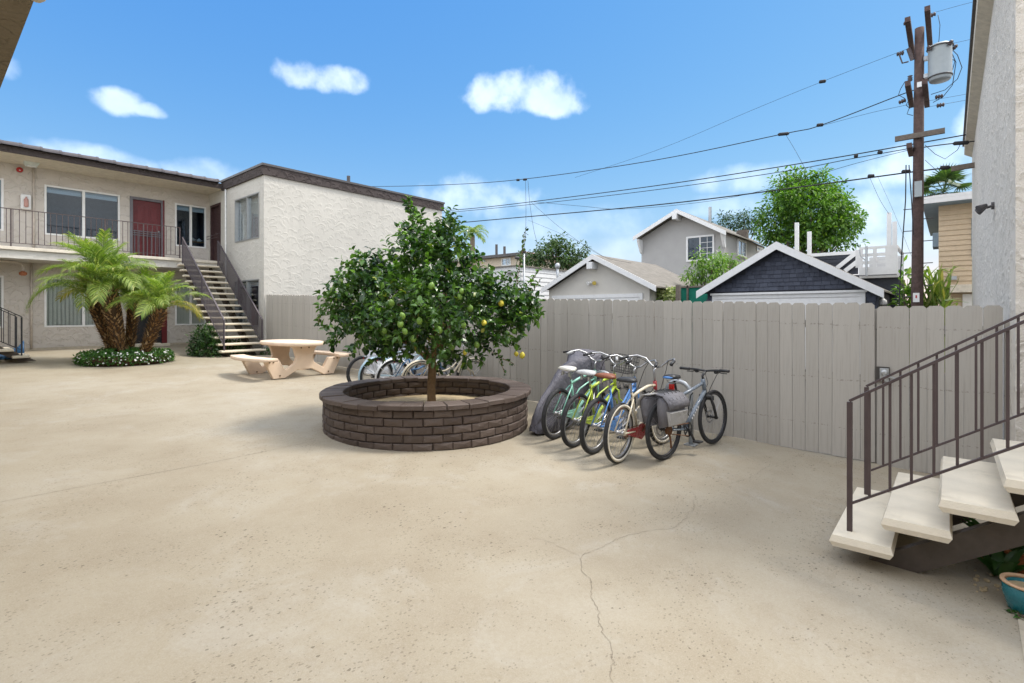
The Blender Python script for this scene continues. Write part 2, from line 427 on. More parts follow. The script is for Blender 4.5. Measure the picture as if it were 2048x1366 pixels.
M['lamp'] = simple('lamp_housing', (.62, .67, .64), .4)

# fence boards: taupe-grey paint with grain and a few nail marks
def fence_mat():
    m, t, b = mat('fence_paint'); v = coord(t)
    oi = t.nodes.new('ShaderNodeObjectInfo')
    base = ramp(t, oi.outputs['Random'], [(0, (.385, .357, .318)), (.5, (.41, .382, .34)), (1, (.435, .405, .362))])
    gn = noise_n(t, 1, 5, .6, coord(t, (60, 60, 2.2)))
    c = mixrgb(t, maprange(t, gn, .45, .75, 0, .4), base, (.26, .235, .20))
    c = mixrgb(t, maprange(t, noise_n(t, 3.2, 6, .7, coord(t, (1, 1, .5), 'Object')), .45, .7, 0, .25), c, (.47, .445, .405))
    sp = noise_n(t, 60, 4, .6, coord(t, (1, 1, .6), 'Generated'))
    sepz = t.nodes.new('ShaderNodeSeparateXYZ'); t.links.new(v, sepz.inputs[0])
    rows = None
    for z in (.36, .93, 1.58):
        a = math_n(t, 'LESS_THAN', math_n(t, 'ABSOLUTE', math_n(t, 'SUBTRACT', math_n(t, 'ADD', sepz.outputs[2], math_n(t, 'MULTIPLY', oi.outputs['Random'], .02)), z)), .009)
        rows = a if rows is None else math_n(t, 'MAXIMUM', rows, a)
    wn_ = t.nodes.new('ShaderNodeVectorMath'); wn_.operation = 'ADD'; t.links.new(v, wn_.inputs[0])
    cb = t.nodes.new('ShaderNodeCombineXYZ'); t.links.new(math_n(t, 'MULTIPLY', oi.outputs['Random'], 37), cb.inputs[0]); t.links.new(cb.outputs[0], wn_.inputs[1])
    marks = math_n(t, 'MULTIPLY', rows, maprange(t, noise_n(t, 38, 2, .5, wn_.outputs[0]), .52, .6))
    c = mixrgb(t, math_n(t, 'MULTIPLY', marks, .38), c, (.1, .085, .07))
    chips = maprange(t, noise_n(t, 16, 6, .75, wn_.outputs[0]), .70, .74, 0, .6)
    c = mixrgb(t, chips, c, (.48, .46, .42))
    t.links.new(c, b.inputs['Base Color']); b.inputs['Roughness'].default_value = .75; b.inputs['Specular IOR Level'].default_value = .3
    bump(t, b, gn, .15, .004)
    return m
M['fence'] = fence_mat()
def brick_mat():
    m, t, b = mat('planter_brick_brown'); v = coord(t)
    oi = t.nodes.new('ShaderNodeObjectInfo')
    c = ramp(t, oi.outputs['Random'], [(0, (.078, .056, .045)), (.5, (.100, .073, .060)), (1, (.124, .094, .079))])
    wv = t.nodes.new('ShaderNodeVectorMath'); t.links.new(v, wv.inputs[0]); cb = t.nodes.new('ShaderNodeCombineXYZ')
    for i in range(3): t.links.new(math_n(t, 'MULTIPLY', oi.outputs['Random'], 31 + 9 * i), cb.inputs[i])
    t.links.new(cb.outputs[0], wv.inputs[1])
    n = noise_n(t, 12, 6, .65, wv.outputs[0])
    c = mixrgb(t, maprange(t, n, .5, .78, 0, .4), c, (.16, .13, .115))
    c = mixrgb(t, maprange(t, noise_n(t, 30, 4, .6, wv.outputs[0]), .66, .72, 0, .35), c, (.3, .27, .24))
    t.links.new(c, b.inputs['Base Color']); b.inputs['Roughness'].default_value = .62; b.inputs['Specular IOR Level'].default_value = .4
    bump(t, b, math_n(t, 'ADD', noise_n(t, 14, 5, .6, wv.outputs[0]), math_n(t, 'MULTIPLY', noise_n(t, 90, 3, .6, v), .3)), .55, .018)
    return m
M['brick'] = brick_mat()
M['mortar'] = simple('brown_mortar', (.06, .045, .038), .9, bmp=.5)
M['table'] = simple('table_concrete', (.72, .565, .425), .75, var=.07, nscale=5, bmp=.2, bscale=120, grime=.15)
M['bolt'] = simple('rusty_bolt', (.12, .07, .03), .6)
M['bark'] = simple('lemon_bark', (.25, .155, .08), .85, var=.25, nscale=20, bmp=.6, bscale=40)
M['lemon_leaf'] = leaf('lemon_leaf', [(0, (.010, .030, .011)), (.40, (.020, .060, .016)), (.72, (.040, .110, .022)), (.9, (.095, .21, .034)), (.985, (.17, .31, .045)), (1, (.36, .33, .06))], .32, .24, .55)
M['lemon_young'] = leaf('lemon_young_leaf', [(0, (.10, .22, .03)), (.5, (.15, .30, .04)), (1, (.24, .40, .05))], .4, .35)
M['lime_fruit'] = simple('green_lemon', (.17, .29, .05), .4, var=.25, nscale=8, bmp=.15)
M['lemon_fruit'] = simple('yellow_lemon', (.62, .52, .06), .4, var=.15, nscale=8, bmp=.15)
M['palm_leaf'] = leaf('palm_leaflet', [(0, (.065, .13, .02)), (.4, (.14, .23, .035)), (.75, (.24, .33, .055)), (.92, (.36, .42, .11)), (1, (.5, .45, .16))], .45, .38)
M['palm_dry'] = leaf('palm_leaflet_dry', [(0, (.16, .2, .04)), (.5, (.32, .27, .07)), (1, (.45, .34, .1))], .5, .38)
M['palm_bark'] = leaf('palm_leaf_base', [(0, (.10, .05, .02)), (.3, (.26, .135, .05)), (.7, (.50, .31, .15)), (1, (.72, .54, .33))], .85, .0, .2)
M['palm_core'] = simple('palm_core', (.065, .036, .018), .95)
M['bed_leaf'] = leaf('bed_leaf', [(0, (.02, .07, .012)), (.5, (.04, .13, .02)), (.85, (.08, .2, .03)), (1, (.14, .26, .04))], .5, .25)
M['petal'] = simple('white_petal', (.8, .8, .78), .6, var=.05)
M['shrub'] = leaf('shrub_leaf', [(0, (.012, .035, .012)), (.5, (.03, .08, .02)), (.85, (.06, .14, .03)), (1, (.12, .2, .05))], .5, .2)
M['tree_a'] = leaf('bright_tree_leaf', [(0, (.024, .07, .012)), (.4, (.065, .16, .02)), (.8, (.14, .28, .035)), (1, (.25, .38, .055))], .5, .36)
M['tree_b'] = leaf('dark_tree_leaf', [(0, (.015, .04, .016)), (.5, (.03, .075, .025)), (.9, (.05, .11, .035)), (1, (.08, .14, .04))], .55, .25)
M['tree_c'] = leaf('far_tree_leaf', [(0, (.025, .055, .022)), (.5, (.045, .095, .03)), (.85, (.08, .14, .04)), (1, (.12, .18, .05))], .55, .3)
M['bush_l'] = leaf('umbrella_leaf', [(0, (.05, .13, .02)), (.5, (.12, .24, .03)), (.85, (.2, .34, .05)), (1, (.32, .42, .1))], .35, .35)
M['cane'] = leaf('cane_leaf', [(0, (.08, .14, .03)), (.5, (.17, .26, .05)), (.8, (.28, .33, .09)), (1, (.4, .33, .14))], .5, .4)
M['strap'] = leaf('strap_leaf', [(0, (.012, .04, .015)), (.5, (.03, .09, .02)), (.85, (.06, .15, .03)), (1, (.16, .22, .03))], .35, .2)
M['trunk'] = simple('tree_trunk', (.2, .16, .12), .9, bmp=.5, bscale=20)
# ------------------------------------------------------------------ the setting
b = MB(); b.box(-900, 1500, -900, 1500, -.9, -.7); tag(b.build('ground', M['earth']), kind='structure')
b = MB(); x0, x1, ya, yb = -3, 7.3, -9, 21.2
b.add([(x0,ya,gz(ya)-.15),(x1,ya,gz(ya)-.15),(x1,yb,gz(yb)-.15),(x0,yb,gz(yb)-.15),(x0,ya,gz(ya)),(x1,ya,gz(ya)),(x1,yb,gz(yb)),(x0,yb,gz(yb))],
      [(0,3,2,1),(4,5,6,7),(0,1,5,4),(1,2,6,5),(2,3,7,6),(3,0,4,7)])
yard = tag(b.build('courtyard', M['ground']), 'buff concrete courtyard slab with hairline cracks', kind='structure')
b = MB()
b.add([(7.32,-30,gz(-30)-.02),(17.3,-30,gz(-30)-.02),(17.3,40,gz(40)-.02),(7.32,40,gz(40)-.02)], [(0,1,2,3)])
tag(b.build('alley', M['asphalt']), kind='structure')
# hairline cracks and a saw-cut joint: narrow sunken strips surveyed on the slab
def strip(name, pts, w, jit, rs):
    r = random.Random(rs); P = []
    for (a, c) in zip(pts[:-1], pts[1:]):
        A, B = onG(*a), onG(*c); n = max(2, int((B - A).length / .022))
        for i in range(n):
            P.append(A.lerp(B, i / n))
    P.append(onG(*pts[-1])); b = MB(); vs = []; off = 0
    for i, p in enumerate(P):
        t = (P[min(i+1, len(P)-1)] - P[max(i-1, 0)]).normalized(); s = Vector((-t.y, t.x, 0))
        off = off * .75 + r.uniform(-jit, jit); ww = w * r.uniform(.35, 1.25)
        c = p + s * off
        for k in (-1, 1):
            q = c + s * ww / 2 * k; vs.append((q.x, q.y, gz(q.y) + .0035))
    b.add(vs, [(2*i, 2*i+1, 2*i+3, 2*i+2) for i in range(len(P)-1)])
    return b.build(name, M['crack'], yard)
strip('crack', [(1228,1400),(1222,1340),(1228,1325),(1208,1270),(1200,1225),(1180,1192),(1187,1165),(1165,1135),(1160,1112),(1182,1104),(1235,1074),(1290,1062),(1335,1060),(1370,1042),(1388,1015),(1390,1000)], .0029, .012, 1)
strip('crack', [(1160,1112),(1145,1105),(1110,1088),(1066,1076)], .0022, .010, 2)
strip('crack', [(1390,1000),(1388,985),(1370,978)], .0022, .009, 3)
strip('crack', [(1455,968),(1500,958),(1530,935),(1620,905)], .0026, .010, 4)
strip('joint', [(655,877),(400,930),(200,967),(-40,1012)], .005, .001, 5)

# ------------------------------------------------------------------ walls with real openings
def wall(b, O, e1, e2, n, W, H, holes, deep=.12):
    """front face with rectangular holes (u0,u1,v0,v1) and their reveals; n points out"""
    O, e1, e2, n = Vector(O), Vector(e1), Vector(e2), Vector(n)
    us = sorted({0, W} | {h[i] for h in holes for i in (0, 1) if 0 < h[i] < W}); vs = sorted({0, H} | {h[i] for h in holes for i in (2, 3) if 0 < h[i] < H})
    P = lambda u, v, d=0: O + e1*u + e2*v - n*d
    flip = e1.cross(e2).dot(n) < 0
    def q(a, c, d, e): b.quad(*((a, e, d, c) if flip else (a, c, d, e)))
    for i in range(len(us)-1):
        for j in range(len(vs)-1):
            cu, cv = (us[i]+us[i+1])/2, (vs[j]+vs[j+1])/2
            if any(h[0] < cu < h[1] and h[2] < cv < h[3] for h in holes): continue
            q(P(us[i], vs[j]), P(us[i+1], vs[j]), P(us[i+1], vs[j+1]), P(us[i], vs[j+1]))
    for h in holes:
        u0, u1, v0, v1 = max(h[0], 0), min(h[1], W), max(h[2], 0), min(h[3], H)
        q(P(u0,v0), P(u0,v0,deep), P(u1,v0,deep), P(u1,v0)); q(P(u0,v1), P(u1,v1), P(u1,v1,deep), P(u0,v1,deep))
        q(P(u0,v0), P(u0,v1), P(u0,v1,deep), P(u0,v0,deep)); q(P(u1,v0), P(u1,v0,deep), P(u1,v1,deep), P(u1,v1))
def window(parent, O, e1, n, w, h, fm, blind=None, blind_mat=None, glassm=None, fw=.05, inset=.05, split=.5, label=None, room=True):
    """window > pane x2, blind.  O: lower left corner on the wall face"""
    O, e1, n = Vector(O), Vector(e1), Vector(n); e2 = Z3; glassm = glassm or M['glass']
    B = MB(); pr = .018
    P = lambda u, v, d=0: O + e1*u + e2*v + n*d
    def bar(u0, u1, v0, v1, d0, d1): B.obox(P((u0+u1)/2, (v0+v1)/2, (d0+d1)/2), e1*(u1-u0)/2, e2*(v1-v0)/2, n*(d1-d0)/2)
    bar(0, fw, 0, h, -inset-.03, pr); bar(w-fw, w, 0, h, -inset-.03, pr)
    bar(fw, w-fw, 0, fw, -inset-.028, pr+.004); bar(fw, w-fw, h-fw, h, -inset-.028, pr-.002)
    ms = w*split
    if split: bar(ms-.035, ms+.035, fw, h-fw, -inset-.02, pr-.008)
    win = B.build('window', fm, parent)
    if label: win['label'] = label
    segs = [(fw, ms-.035), (ms+.035, w-fw)] if split else [(fw, w-fw)]
    for k, (a, c) in enumerate(segs):
        G = MB(); d = -inset + (.012 if k else -.004)
        G.obox(P((a+c)/2, h/2, d), e1*((c-a)/2+.004), e2*(h/2-fw+.004), n*.003); G.build('pane', glassm, win)
    if blind:
        D = MB(); dd = -inset-.07
        if blind == 'vertical':
            nsl = max(3, int(w/.095))
            for i in range(nsl):
                u = .02 + (w-.04)*(i+.5)/nsl; a = .55
                D.obox(P(u, h/2, dd), (e1*cos(a)+n*sin(a))*.046, e2*(h/2-.03), (n*cos(a)-e1*sin(a))*.0015)
        elif blind == 'horizontal':
            nsl = int(h/.05)
            for i in range(nsl):
                v = .03+(h-.06)*(i+.5)/nsl
                D.obox(P(w/2, v, dd), e1*(w/2-.02), (e2*.8+n*.6)*.026, (n*.8-e2*.6)*.0012)
        elif blind == 'top':
            D.obox(P(w/2, h-.16, dd), e1*(w/2-.02), e2*.05, n*.01)
            for i in range(5): D.obox(P(w/2, h-.10+.014*i, dd+.006), e1*(w/2-.02), e2*.004, n*.02)
        elif blind == 'panel':
            D.obox(P(w/2, h/2, dd), e1*(w/2-.02), e2*(h/2-.02), n*.004)
        D.build('blind', blind_mat or M['blind'], win)
    if room:
        K = MB(); dp = 1.1
        a, c = P(-.2, -.3, -.2), P(w+.2, -.3, -.2); h2 = h+.5
        K.quad(a-n*dp, c-n*dp, c-n*dp+e2*h2, a-n*dp+e2*h2); K.quad(a, a-n*dp, a-n*dp+e2*h2, a+e2*h2); K.quad(c, c+e2*h2, c-n*dp+e2*h2, c-n*dp)
        K.quad(a, c, c-n*dp, a-n*dp); K.quad(a+e2*h2, a-n*dp+e2*h2, c-n*dp+e2*h2, c+e2*h2)
        K.build('room', M['room'], win)
    return win

XB, YF, YB = 7.12, 20.9, 16.3
DK, SOF, TOPB = CAMZ+1.84, CAMZ+4.40, CAMZ+4.69
x_l = -1.2
UPZ = (CAMZ+2.40, CAMZ+3.92); LOZ = (CAMZ-.42, CAMZ+1.10)
G0 = gz(YF)-.05
apt = thing('apartment_building', 'two-storey stucco apartment building with balcony, red door and dark roof band', 'building', (XB, YF, gz(YF)))
# facade under the balcony roof
wins = [(.15, 1.70), (2.58, 4.44), (6.03, 7.03)]
H = SOF-G0
holes = []
for a, c in wins:
    holes += [(a-x_l, c-x_l, z0-G0, z1-G0) for z0, z1 in (UPZ, LOZ)]
holes += [(4.71-x_l, 5.70-x_l, DK-G0, CAMZ+3.94-G0), (4.71-x_l, 5.70-x_l, gz(YF)+.06-G0, CAMZ+1.10-G0)]
b = MB(); wall(b, (x_l, YF, G0), (1,0,0), Z3, (0,-1,0), XB-x_l, H, holes); b.build('facade_wall', M['stucco_taupe'], apt)
b = MB(); b.box(x_l, XB, YF-.03, YF-.004, G0, gz(YF)+.07); b.build('plinth', M['plinth'], apt)
bl_u = ['horizontal', 'top', 'top']; bl_l = ['horizontal', 'vertical', 'vertical']
for i, (a, c) in enumerate(wins):
    window(apt, (a, YF, UPZ[0]), (1,0,0), (0,-1,0), c-a, UPZ[1]-UPZ[0], M['white'], bl_u[i], M['blind'], M['glass_dark'], room=True)
    window(apt, (a, YF, LOZ[0]), (1,0,0), (0,-1,0), c-a, LOZ[1]-LOZ[0], M['white'], bl_l[i], M['blind_g'] if i else M['blind'], M['glass'], room=True)
def door(parent, O, e1, n, w, h, pm, fm, panels=True, bars=False, label=None):
    O, e1, n = Vector(O), Vector(e1), Vector(n)
    P = lambda u, v, d=0: O + e1*u + Z3*v + n*d
    B = MB()
    B.m = 0; B.obox(P(w/2, h/2-.02, -.085), e1*(w/2-.06), Z3*(h/2-.04), n*.02)
    if panels:
        for (v0, v1) in ((.13, .5), (.62, 1.08), (1.2, 1.78)):
            s = h/2.02
            for u0, u1 in ((.16, w/2-.06), (w/2+.06, w-.16)):
                um, vm = (u0+u1)/2, (v0+v1)/2*s; hu, hv = (u1-u0)/2, (v1-v0)/2*s
                B.obox(P(um, vm, -.062), e1*hu, Z3*hv, n*.012)
                B.obox(P(um, vm, -.055), e1*(hu-.05), Z3*(hv-.05), n*.018)
    d = B.build('door', pm, parent, bevel=.008)
    if label: d['label'] = label
    Fm = MB(); fw = .085
    Fm.obox(P(fw/2, h/2, -.03), e1*fw/2, Z3*h/2, n*.05); Fm.obox(P(w-fw/2, h/2, -.03), e1*fw/2, Z3*h/2, n*.05); Fm.obox(P(w/2, h-fw/2, -.03), e1*(w/2-fw), Z3*fw/2, n*.048)
    Fm.build('door_frame', fm, d)
    if bars:
        S = MB()
        for k in range(7): S.obox(P(fw+(w-2*fw)*(k+.5)/7, .52, -.012), e1*.009, Z3*.46, n*.009)
        for v in (.08, .82, .89, .96): S.obox(P(w/2, v, -.012), e1*(w/2-fw), Z3*.011, n*.012)
        S.build('security_bars', fm, d)
    K = MB(); K.blob(P(w-.15, h*.48, -.03), .03, .03, .03, 8, 5); K.build('door_knob', M['alu'], d, smooth=True)
    return d
door(apt, (4.71, YF, DK), (1,0,0), (0,-1,0), .99, 2.10, M['door_red'], M['door_frame'], True, True, 'red six-panel front door behind grey security bars')
door(apt, (4.71, YF, gz(YF)+.06), (1,0,0), (0,-1,0), .99, CAMZ+1.10-gz(YF)-.06, M['door_black'], M['door_black'], False, True, 'black ground-floor screen door behind the palms')
b = MB(); b.box(5.62, 5.78, YF-.035, YF-.005, gz(YF), CAMZ+1.1); b.box(5.655, 5.705, YF-.03, YF-.003, DK, CAMZ+3.95); b.build('door_casing', M['door_red'], apt)
b = MB(); b.box(4.6, 5.8, YF-.3, YF-.031, gz(YF)-.02, gz(YF)+.07); b.build('door_step', M['tread'], apt)
# block: front face
Hb = TOPB-.3-G0+.25
fh = [(YF-20.70, YF-19.76, DK-G0, CAMZ+3.97-G0), (YF-18.5, YF-16.62, UPZ[0]-G0, UPZ[1]-G0-.06), (YF-18.5, YF-16.62, LOZ[0]-G0, LOZ[1]-G0)]
b = MB(); gb = gz(YB)-.1
wall(b, (XB, YF, G0-.2), (0,-1,0), Z3, (-1,0,0), YF-YB, CAMZ+4.60-G0+.2, [(h[0], h[1], h[2]+.2, h[3]+.2) for h in fh]); b.build('block_front_wall', M['stucco_white'], apt)
XE = 14.5
b = MB(); wall(b, (XB, YB, gb), (1,0,0), Z3, (0,-1,0), XE-XB, CAMZ+4.38-gb, []); wall(b, (XE, YB, gb), (0,1,0), Z3, (1,0,0), 6.5, CAMZ+4.38-gb, [])
b.build('block_side_wall', M['stucco_white'], apt)
for z0, z1 in ((UPZ[0], UPZ[1]-.06), LOZ):
    window(apt, (XB, 18.5, z0), (0,-1,0), (-1,0,0), 1.88, z1-z0, M['alu'], 'panel' if z0 > 3 else 'top', M['blind'], M['glass'], fw=.04, inset=.07)
door(apt, (XB, 20.70, DK), (0,-1,0), (-1,0,0), .94, 2.12, M['door_brown'], M['door_brown'], False, False, 'dark brown screen door on the balcony beside the stair head')
# dark scalloped parapet band and metal coping
b = MB(); bz0, bz1 = CAMZ+4.34, CAMZ+4.62
b.box(XB-.06, XE+.06, YB-.06, YB+.25, bz0, bz1); b.box(XB-.06, XB+.25, YB+.25, YF-1.35, bz0, bz1); b.box(XE-.25, XE+.06, YB+.25, 22.5, bz0, bz1)
b.build('parapet_band', M['fascia'], apt)
b = MB(); b.box(XB-.09, XE+.09, YB-.09, YB+.3, bz1, TOPB); b.box(XB-.09, XB+.3, YB+.3, YF-1.30, bz1, TOPB); b.box(XE-.3, XE+.09, YB+.3, 22.5, bz1, TOPB); b.build('coping', M['coping'], apt)
b = MB(); b.box(XB+.2, XE-.2, YB+.2, 26, TOPB-.35, TOPB-.25); b.box(x_l-3, XB+.1, YF-.1, 26, SOF+.1, SOF+.3); b.build('flat_roof', M['asphalt'], apt)
b = MB(); p = onY(697, 352, 18.5); b.tube([(p.x, 18.5, TOPB-.4), (p.x, 18.5, p.z)], .07, 10); b.build('vent_pipe', M['coping'], apt)
# balcony roof: soffit, fascia board, half-round edge tiles
YE = 19.46
b = MB(); b.box(x_l-2, XB-.004, YE, YF+.2, SOF, SOF+.06); b.build('soffit', M['stucco_soffit'], apt)
b = MB(); b.box(x_l-2, XB-.06, YE-.03, YE, SOF-.02, SOF+.16); b.build('eave_fascia', M['fascia'], apt)
b = MB(); b.box(x_l-2, XB-.06, YE, YF+.2, SOF+.06, SOF+.14); b.build('roof_deck', M['asphalt'], apt)
b = MB(); n = 9; tw = .415
for k, (r0, x) in enumerate(((.115, 0), (.128, tw-.05), (.138, tw-.05), (.138, tw))):
    for i in range(n):
        a = pi * i / (n-1); b.v.append((x, -cos(a)*r0, sin(a)*r0))
for k in range(3):
    for i in range(n-1): b.f.append((k*n+i, (k+1)*n+i, (k+1)*n+i+1, k*n+i+1)); b.mi.append(0)
b.f.append(tuple(3*n+i for i in range(n))); b.f.append(tuple(reversed(range(n)))); b.mi += [0, 0]
tm = b.mesh('roof_tile', M['tile'], False)
x = x_l - .6
rt = random.Random(5)
while x < XB - .35:
    o = link('roof_tile', tm, apt); o.location = (x, YE-.055+rt.uniform(-.008, .008), SOF+.15+rt.uniform(-.006, .006)); o.rotation_euler = (0, rt.uniform(-.012, .012), rt.uniform(-.012, .012)); x += tw
# balcony deck
YD = 19.5
b = MB(); b.box(x_l-1, XB-.003, YD+.06, YF, DK-.32, DK-.02); b.build('balcony_slab', M['stucco_white'], apt)
b = MB(); b.box(x_l-1, XB-.005, YD, YF-.003, DK-.09, DK); b.build('balcony_deck', M['deck_edge'], apt, bevel=.01)
# balcony railing: rails, posts, balusters one by one
def railing(parent, P0, P1, zr, zb, m, spacing, name='railing', posts=(), rt_=.02, bt=.0075, skip_first=False):
    """sloping or level railing between two points (rail heights zr above, zb lower rail); balusters are sub-parts"""
    P0, P1 = Vector(P0), Vector(P1); B = MB()
    B.beam(P0+Z3*zr, P1+Z3*zr, rt_*2, .018); B.beam(P0+Z3*zb, P1+Z3*zb, .025, .014)
    for t in posts:
        q = P0.lerp(P1, t); B.obox(q+Z3*(zr-.0095)/2, (.016,0,0), (0,.016,0), Z3*(zr-.0095)/2)
    R = B.build(name, m, parent)
    L = (P1-P0).length; n = int(L/spacing)
    bb = MB(); bb.obox((0,0,(zr+zb)/2), (bt,0,0), (0,bt,0), (0,0,(zr-zb)/2-.008)); me = bb.mesh('baluster', m)
    for i in range(1, n):
        t = i/n
        if any(abs(t-p)*L < .03 for p in posts): continue
        q = P0.lerp(P1, t); o = link('baluster', me, R); o.location = q
    return R
railing(apt, (x_l, YD+.05, DK), (5.78, YD+.05, DK), 1.03, .10, M['rail'], .128, 'balcony_railing', posts=(.19, .42, .715, .855, 1.0))
b = MB(); b.tube([(6.95, 19.52, DK+.95), (6.95, 19.75, DK+1.0), (7.08, 19.76, DK+1.0)], .014, 6); b.tube([(6.95, 20.6, DK+.95), (6.95, 19.55, DK+.95)], .012, 6); b.tube([(6.95, 20.6, DK+.85), (6.95, 19.55, DK+.85)], .01, 6); b.build('stair_head_rail', M['rail'], apt)
# pipes
p = onY(67.5, 340, YF-.03)
b = MB(); b.tube([(p.x, YF-.03, DK), (p.x, YF-.03, SOF)], .028, 8); b.tube([(p.x-.05, YF-.03, gz(YF)+.05), (p.x-.05, YF-.03, DK-.3)], .028, 8); b.build('drain_pipe', M['pipe'], apt, smooth=True)
b = MB(); b.tube([(XB-.035, 19.22, gz(19)), (XB-.035, 19.22, CAMZ+4.33)], .03, 8); b.build('downspout', M['pipe_white'], apt, smooth=True)
b = MB(); b.tube([(-.5, YF-.6, DK-.36), (1.85, YF-.6, DK-.36), (2.0, YF-.6, DK-.4), (2.05, YF-.6, DK-.5), (2.05, YF-.6, DK-.62)], .035, 8); b.build('conduit', M['pipe'], apt, smooth=True)
p = onY(36, 538, YF-.6); b = MB(); b.lathe([(.03, .1), (.09, .06), (.09, 0), (.05, -.03)], 10, (2.05, YF-.6, DK-.72)); b.build('fitting', M['redtan'], apt)
# fittings hung on the facade
fe = thing('fire_extinguisher_cabinet', 'white fire extinguisher cabinet with clear front on the balcony wall', 'cabinet', (2.03, YF-.1, CAMZ+3.1))
a, c = onY(40, 389, YF), onY(61, 421, YF)
b = MB(); b.box(a.x, c.x, YF-.16, YF-.002, c.z, a.z); b.build('case', M['white'], fe, bevel=.03)
b = MB(); b.box(a.x+.06, c.x-.06, YF-.172, YF-.161, c.z+.08, a.z-.06); b.build('window_panel', M['blind'], fe)
b = MB(); b.lathe([(.03, 0), (.055, .02), (.055, .22), (.02, .27), (.02, .3)], 10, ((a.x+c.x)/2, YF-.2, c.z+.06)); b.build('extinguisher', simple('faded_red', (.5, .28, .24), .5), fe, smooth=True)
al = thing('fire_alarm', 'small red fire alarm sounder under the balcony eave', 'alarm', (1.9, YF, CAMZ+4.1))
p = onY(39, 340, YF)
b = MB(); b.lathe([(.075, 0), (.075, .05), (.06, .07)], 14, (p.x, YF-.002, p.z), (0,-1,0)); b.build('bell', M['red'], al, smooth=True); b = MB(); b.blob((p.x, YF-.08, p.z-.02), .02, .02, .014); b.build('strobe', M['white'], al)
p = onY(63, 326, YF-.5)
cl = thing('ceiling_light', 'square white light fitting on the balcony soffit', 'light', (p.x, YF-.5, SOF))
b = MB(); b.add([(p.x-.17,YF-.67,SOF),(p.x+.17,YF-.67,SOF),(p.x+.17,YF-.33,SOF),(p.x-.17,YF-.33,SOF),(p.x-.12,YF-.62,SOF-.1),(p.x+.12,YF-.62,SOF-.1),(p.x+.12,YF-.38,SOF-.1),(p.x-.12,YF-.38,SOF-.1)], [(4,7,6,5),(0,4,5,1),(1,5,6,2),(2,6,7,3),(3,7,4,0),(0,1,2,3)]); b.build('housing', M['lamp'], cl)
b = MB(); b.box(p.x-.09, p.x+.09, YF-.59, YF-.41, SOF-.106, SOF-.101); b.build('diffuser', M['white'], cl)
# two ornaments on a shelf behind the corner window
sh = MB(); sh.box(6.55, 7.0, YF+.14, YF+.4, UPZ[0]+.22, UPZ[0]+.25); tag(sh.build('shelf', simple('shelf_wood', (.35, .2, .08))), 'small wooden shelf behind the corner balcony window', 'shelf')
for k, (xx, s, lb) in enumerate(((6.66, .085, 'round cream teapot on the shelf behind the corner window'), (6.88, .075, 'small white sugar bowl on the shelf behind the corner window'))):
    b = MB(); b.lathe([(s*.5, 0), (s*1.0, s*.5), (s*.95, s*.95), (s*.45, s*1.35), (s*.3, s*1.5), (s*.15, s*1.75)], 12, (xx, YF+.25, UPZ[0]+.25))
    b.tube([(xx+s*.9, YF+.25, UPZ[0]+.25+s*.7), (xx+s*1.4, YF+.25, UPZ[0]+.25+s*.9), (xx+s*1.3, YF+.25, UPZ[0]+.25+s*.4)], s*.14, 5)
    tag(b.build('teapot' if k == 0 else 'sugar_bowl', M['blind'] if k else M['deck_edge'], None, True), lb, 'teapot' if k == 0 else 'bowl')

# ------------------------------------------------------------------ stairs (precast treads, steel stringers)
def staircase(name, label, xA, xB, yfirst, zbase, sgn, n, run, rise, treadd, rail_m, m_rail_x, zr, zb, spacing, thick=.062, stringer_h=.25, up_to=None, top_taper=True):
    """treads run along X between xA and xB; the flight climbs along sgn*Y"""
    root = thing(name, label, 'staircase', ((xA+xB)/2, yfirst, zbase))
    tb = MB(); w = xB-xA; q = .02
    tb.add([(0,q,0),(w,q,0),(w,treadd-q,0),(0,treadd-q,0),(-.006,0,thick*.45),(w+.006,0,thick*.45),(w+.006,treadd,thick*.45),(-.006,treadd,thick*.45),(q*.6,q*.7,thick),(w-q*.6,q*.7,thick),(w-q*.6,treadd-q*.7,thick),(q*.6,treadd-q*.7,thick)],
           [(0,3,2,1),(8,9,10,11)] + [(i, (i+1)%4, 4+(i+1)%4, 4+i) for i in range(4)] + [(4+i, 4+(i+1)%4, 8+(i+1)%4, 8+i) for i in range(4)])
    tme = tb.mesh('tread', M['tread'])
    r = random.Random(11)
    for i in range(n):
        o = link('tread', tme, root); y = yfirst + sgn*run*i
        o.location = (xA + r.uniform(-.006, .006), y if sgn > 0 else y-treadd, zbase + rise*(i+1) - thick)
        o.rotation_euler = (0, 0, r.uniform(-.006, .006))
    for xs in (xA+.2*w, xB-.2*w):
        B = MB(); hw = .035
        y0 = yfirst + sgn*.02; y1 = yfirst + sgn*(run*n+.05); z0 = zbase+rise-thick; slope = rise/run
        prof = [(0, -.02), (.0, .015)]
        P = lambda y, z: (y, z)
        L = abs(y1-y0)
        vt = stringer_h*sqrt(1+slope*slope)
        dn = slope*(treadd-.07); fl_ = -rise+thick-.01; sx = treadd+fl_/slope
        poly = [(sx, fl_), (L, slope*L-dn), (L, slope*L-dn-vt), (sx+vt/slope, fl_)]
        B.prism(poly, (xs-hw, y0, z0-.005), (0, sgn, 0), (0,0,1), (2*hw,0,0)); B.build('stringer', M['stringer'], root)
    for xr in m_rail_x:
        P0 = (xr, yfirst+sgn*.10, zbase+rise); P1 = (xr, yfirst+sgn*(.10+run*(n-1)), zbase+rise*n)
        railing(root, P0, P1, zr, zb, rail_m, spacing, 'stair_railing', posts=(0, .5, 1.0) if n > 12 else (0, .5), bt=.008 if n > 12 else .0085, rt_=.021)
    return root
YS = 15.75; zb0 = gz(YS)
